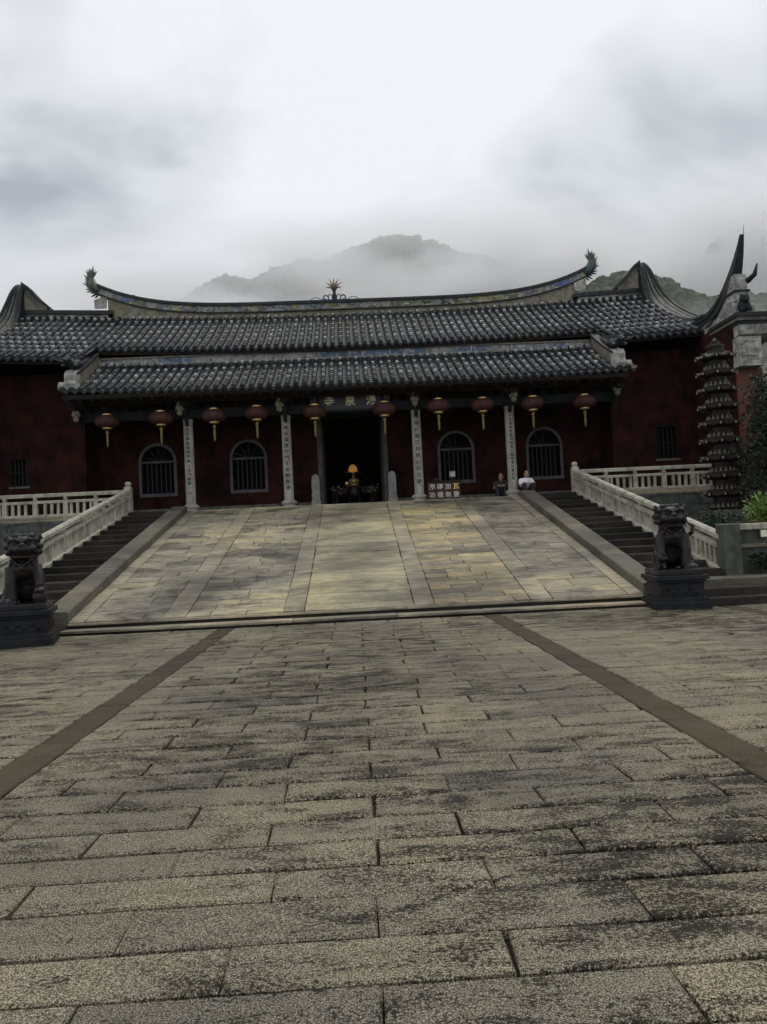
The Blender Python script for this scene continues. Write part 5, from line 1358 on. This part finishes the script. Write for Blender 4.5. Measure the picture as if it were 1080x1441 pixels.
def forest(fn, n, x0, x1, y0, y1, rmin, rmax, seed, zmin):
    rr = np.random.default_rng(seed); V = []; F = []
    ico = bmesh.new(); bmesh.ops.create_icosphere(ico, subdivisions=2, radius=1); iv = np.array([v.co[:] for v in ico.verts]); fi = [tuple(v.index for v in f.verts) for f in ico.faces]; ico.free()
    o_ = 0; k = 0; tries = 0
    while k < n and tries < n*6:
        tries += 1
        x, y = rr.uniform(x0, x1), rr.uniform(y0, y1); z = fn(x, y)
        if z < zmin: continue
        r = rr.uniform(rmin, rmax); q = iv*(1+.17*rr.normal(size=(len(iv), 1)).clip(-1.6, 1.6))*np.array([r, r, r*rr.uniform(.8, 1.25)])+np.array([x, y, z+r*.55])
        V.extend(map(tuple, q.tolist())); F.extend([(a+o_, b+o_, c+o_) for a, b, c in fi]); o_ += len(iv); k += 1
    me = bpy.data.meshes.new('forest'); me.from_pydata(V, [], F); me.materials.append(M['forest'])
    o = bpy.data.objects.new('forest', me); COL.objects.link(o); o['kind'] = 'stuff'
    return o
forest(hz_near, 7000, 10, 125, 112, 156, 0.5, 1.7, 1, 6)['label'] = 'green wooded spur rising behind the gable'
forest(hz_far, 4200, -130, 250, 240, 306, 1.0, 3.2, 2, 20)['label'] = 'distant misty wooded mountain behind the ridge'
forest(hz_far, 2600, -120, 120, 284, 304, 1.2, 3.0, 5, 40)['label'] = 'tree line along the crest of the far mountain'

HAZE = 0.00006
# even air over the whole place
hzb = part(MB().box(-310, 312, -50, 410, -1.5, 152), 'haze', 'joint'); hzb.data.materials.clear()
hm = bpy.data.materials.new('pale_haze'); hm.use_nodes = True; hn = hm.node_tree; hn.nodes.clear()
ho = hn.nodes.new('ShaderNodeOutputMaterial'); hv = hn.nodes.new('ShaderNodeVolumePrincipled')
hv.inputs['Color'].default_value = (0.93, 0.95, 0.97, 1); hv.inputs['Density'].default_value = HAZE; hv.inputs['Anisotropy'].default_value = 0.0
hn.links.new(hv.outputs[0], ho.inputs['Volume']); hzb.data.materials.append(hm); hzb['kind'] = 'stuff'; hzb['label'] = 'pale even mountain haze'

# drifting banks of mist round the mountain
def mist(name, label, c, r, dens, seed, lo=0.42, hi=0.62, sc=2.2):
    mb = MB().ball((0, 0, 0), 1.0, 24, 14); o = part(mb, name, 'joint'); o.data.materials.clear(); o.location = c; o.scale = r
    m = bpy.data.materials.new('drifting_mist'); m.use_nodes = True; n = m.node_tree; n.nodes.clear()
    mo = n.nodes.new('ShaderNodeOutputMaterial'); v = n.nodes.new('ShaderNodeVolumePrincipled'); v.inputs['Color'].default_value = (1.0, 1.0, 1.0, 1); v.inputs['Anisotropy'].default_value = 0.7
    t = n.nodes.new('ShaderNodeTexCoord'); ln = n.nodes.new('ShaderNodeVectorMath'); ln.operation = 'LENGTH'; n.links.new(t.outputs['Object'], ln.inputs[0])
    fall = n.nodes.new('ShaderNodeMapRange'); fall.interpolation_type = 'SMOOTHSTEP'; fall.inputs[1].default_value = 0.98; fall.inputs[2].default_value = 0.25; fall.inputs[3].default_value = 0; fall.inputs[4].default_value = 1
    n.links.new(ln.outputs['Value'], fall.inputs[0])
    mpn = n.nodes.new('ShaderNodeMapping'); mpn.inputs['Location'].default_value = (seed*3.7, seed*1.9, seed*2.3); mpn.inputs['Scale'].default_value = (1.0, .6, .8); n.links.new(t.outputs['Object'], mpn.inputs[0])
    nz_ = n.nodes.new('ShaderNodeTexNoise'); nz_.inputs['Scale'].default_value = sc; nz_.inputs['Detail'].default_value = 3; n.links.new(mpn.outputs[0], nz_.inputs['Vector'])
    mr_ = n.nodes.new('ShaderNodeMapRange'); mr_.inputs[1].default_value = lo; mr_.inputs[2].default_value = hi; mr_.inputs[3].default_value = 0.06; mr_.inputs[4].default_value = 1.0; n.links.new(nz_.outputs[0], mr_.inputs[0])
    a = n.nodes.new('ShaderNodeMath'); a.operation = 'MULTIPLY'; n.links.new(fall.outputs[0], a.inputs[0]); n.links.new(mr_.outputs[0], a.inputs[1])
    b = n.nodes.new('ShaderNodeMath'); b.operation = 'MULTIPLY'; b.inputs[1].default_value = dens; n.links.new(a.outputs[0], b.inputs[0]); n.links.new(b.outputs[0], v.inputs['Density'])
    n.links.new(v.outputs[0], mo.inputs['Volume']); o.data.materials.append(m); o['kind'] = 'stuff'; o['label'] = label
    return o
mist('mist_bank', 'broad mist bank hanging before the far mountain', (20, 222, 57), (215, 34, 47), 0.24, 1, .42, .60, 4.0)
mist('mist_bank', 'white mist pouring round the shoulder of the far mountain', (50, 205, 64), (46, 24, 32), 0.20, 2, .40, .58, 3.0)
mist('mist_bank', 'thin mist drifting over the green spur', (44, 100, 22), (42, 10, 20), 0.05, 3, .42, .6, 3.0)
mist('mist_bank', 'low cloud wrapping the high slope beyond the gable', (150, 215, 72), (80, 28, 46), 0.26, 4, .40, .6, 3.0)
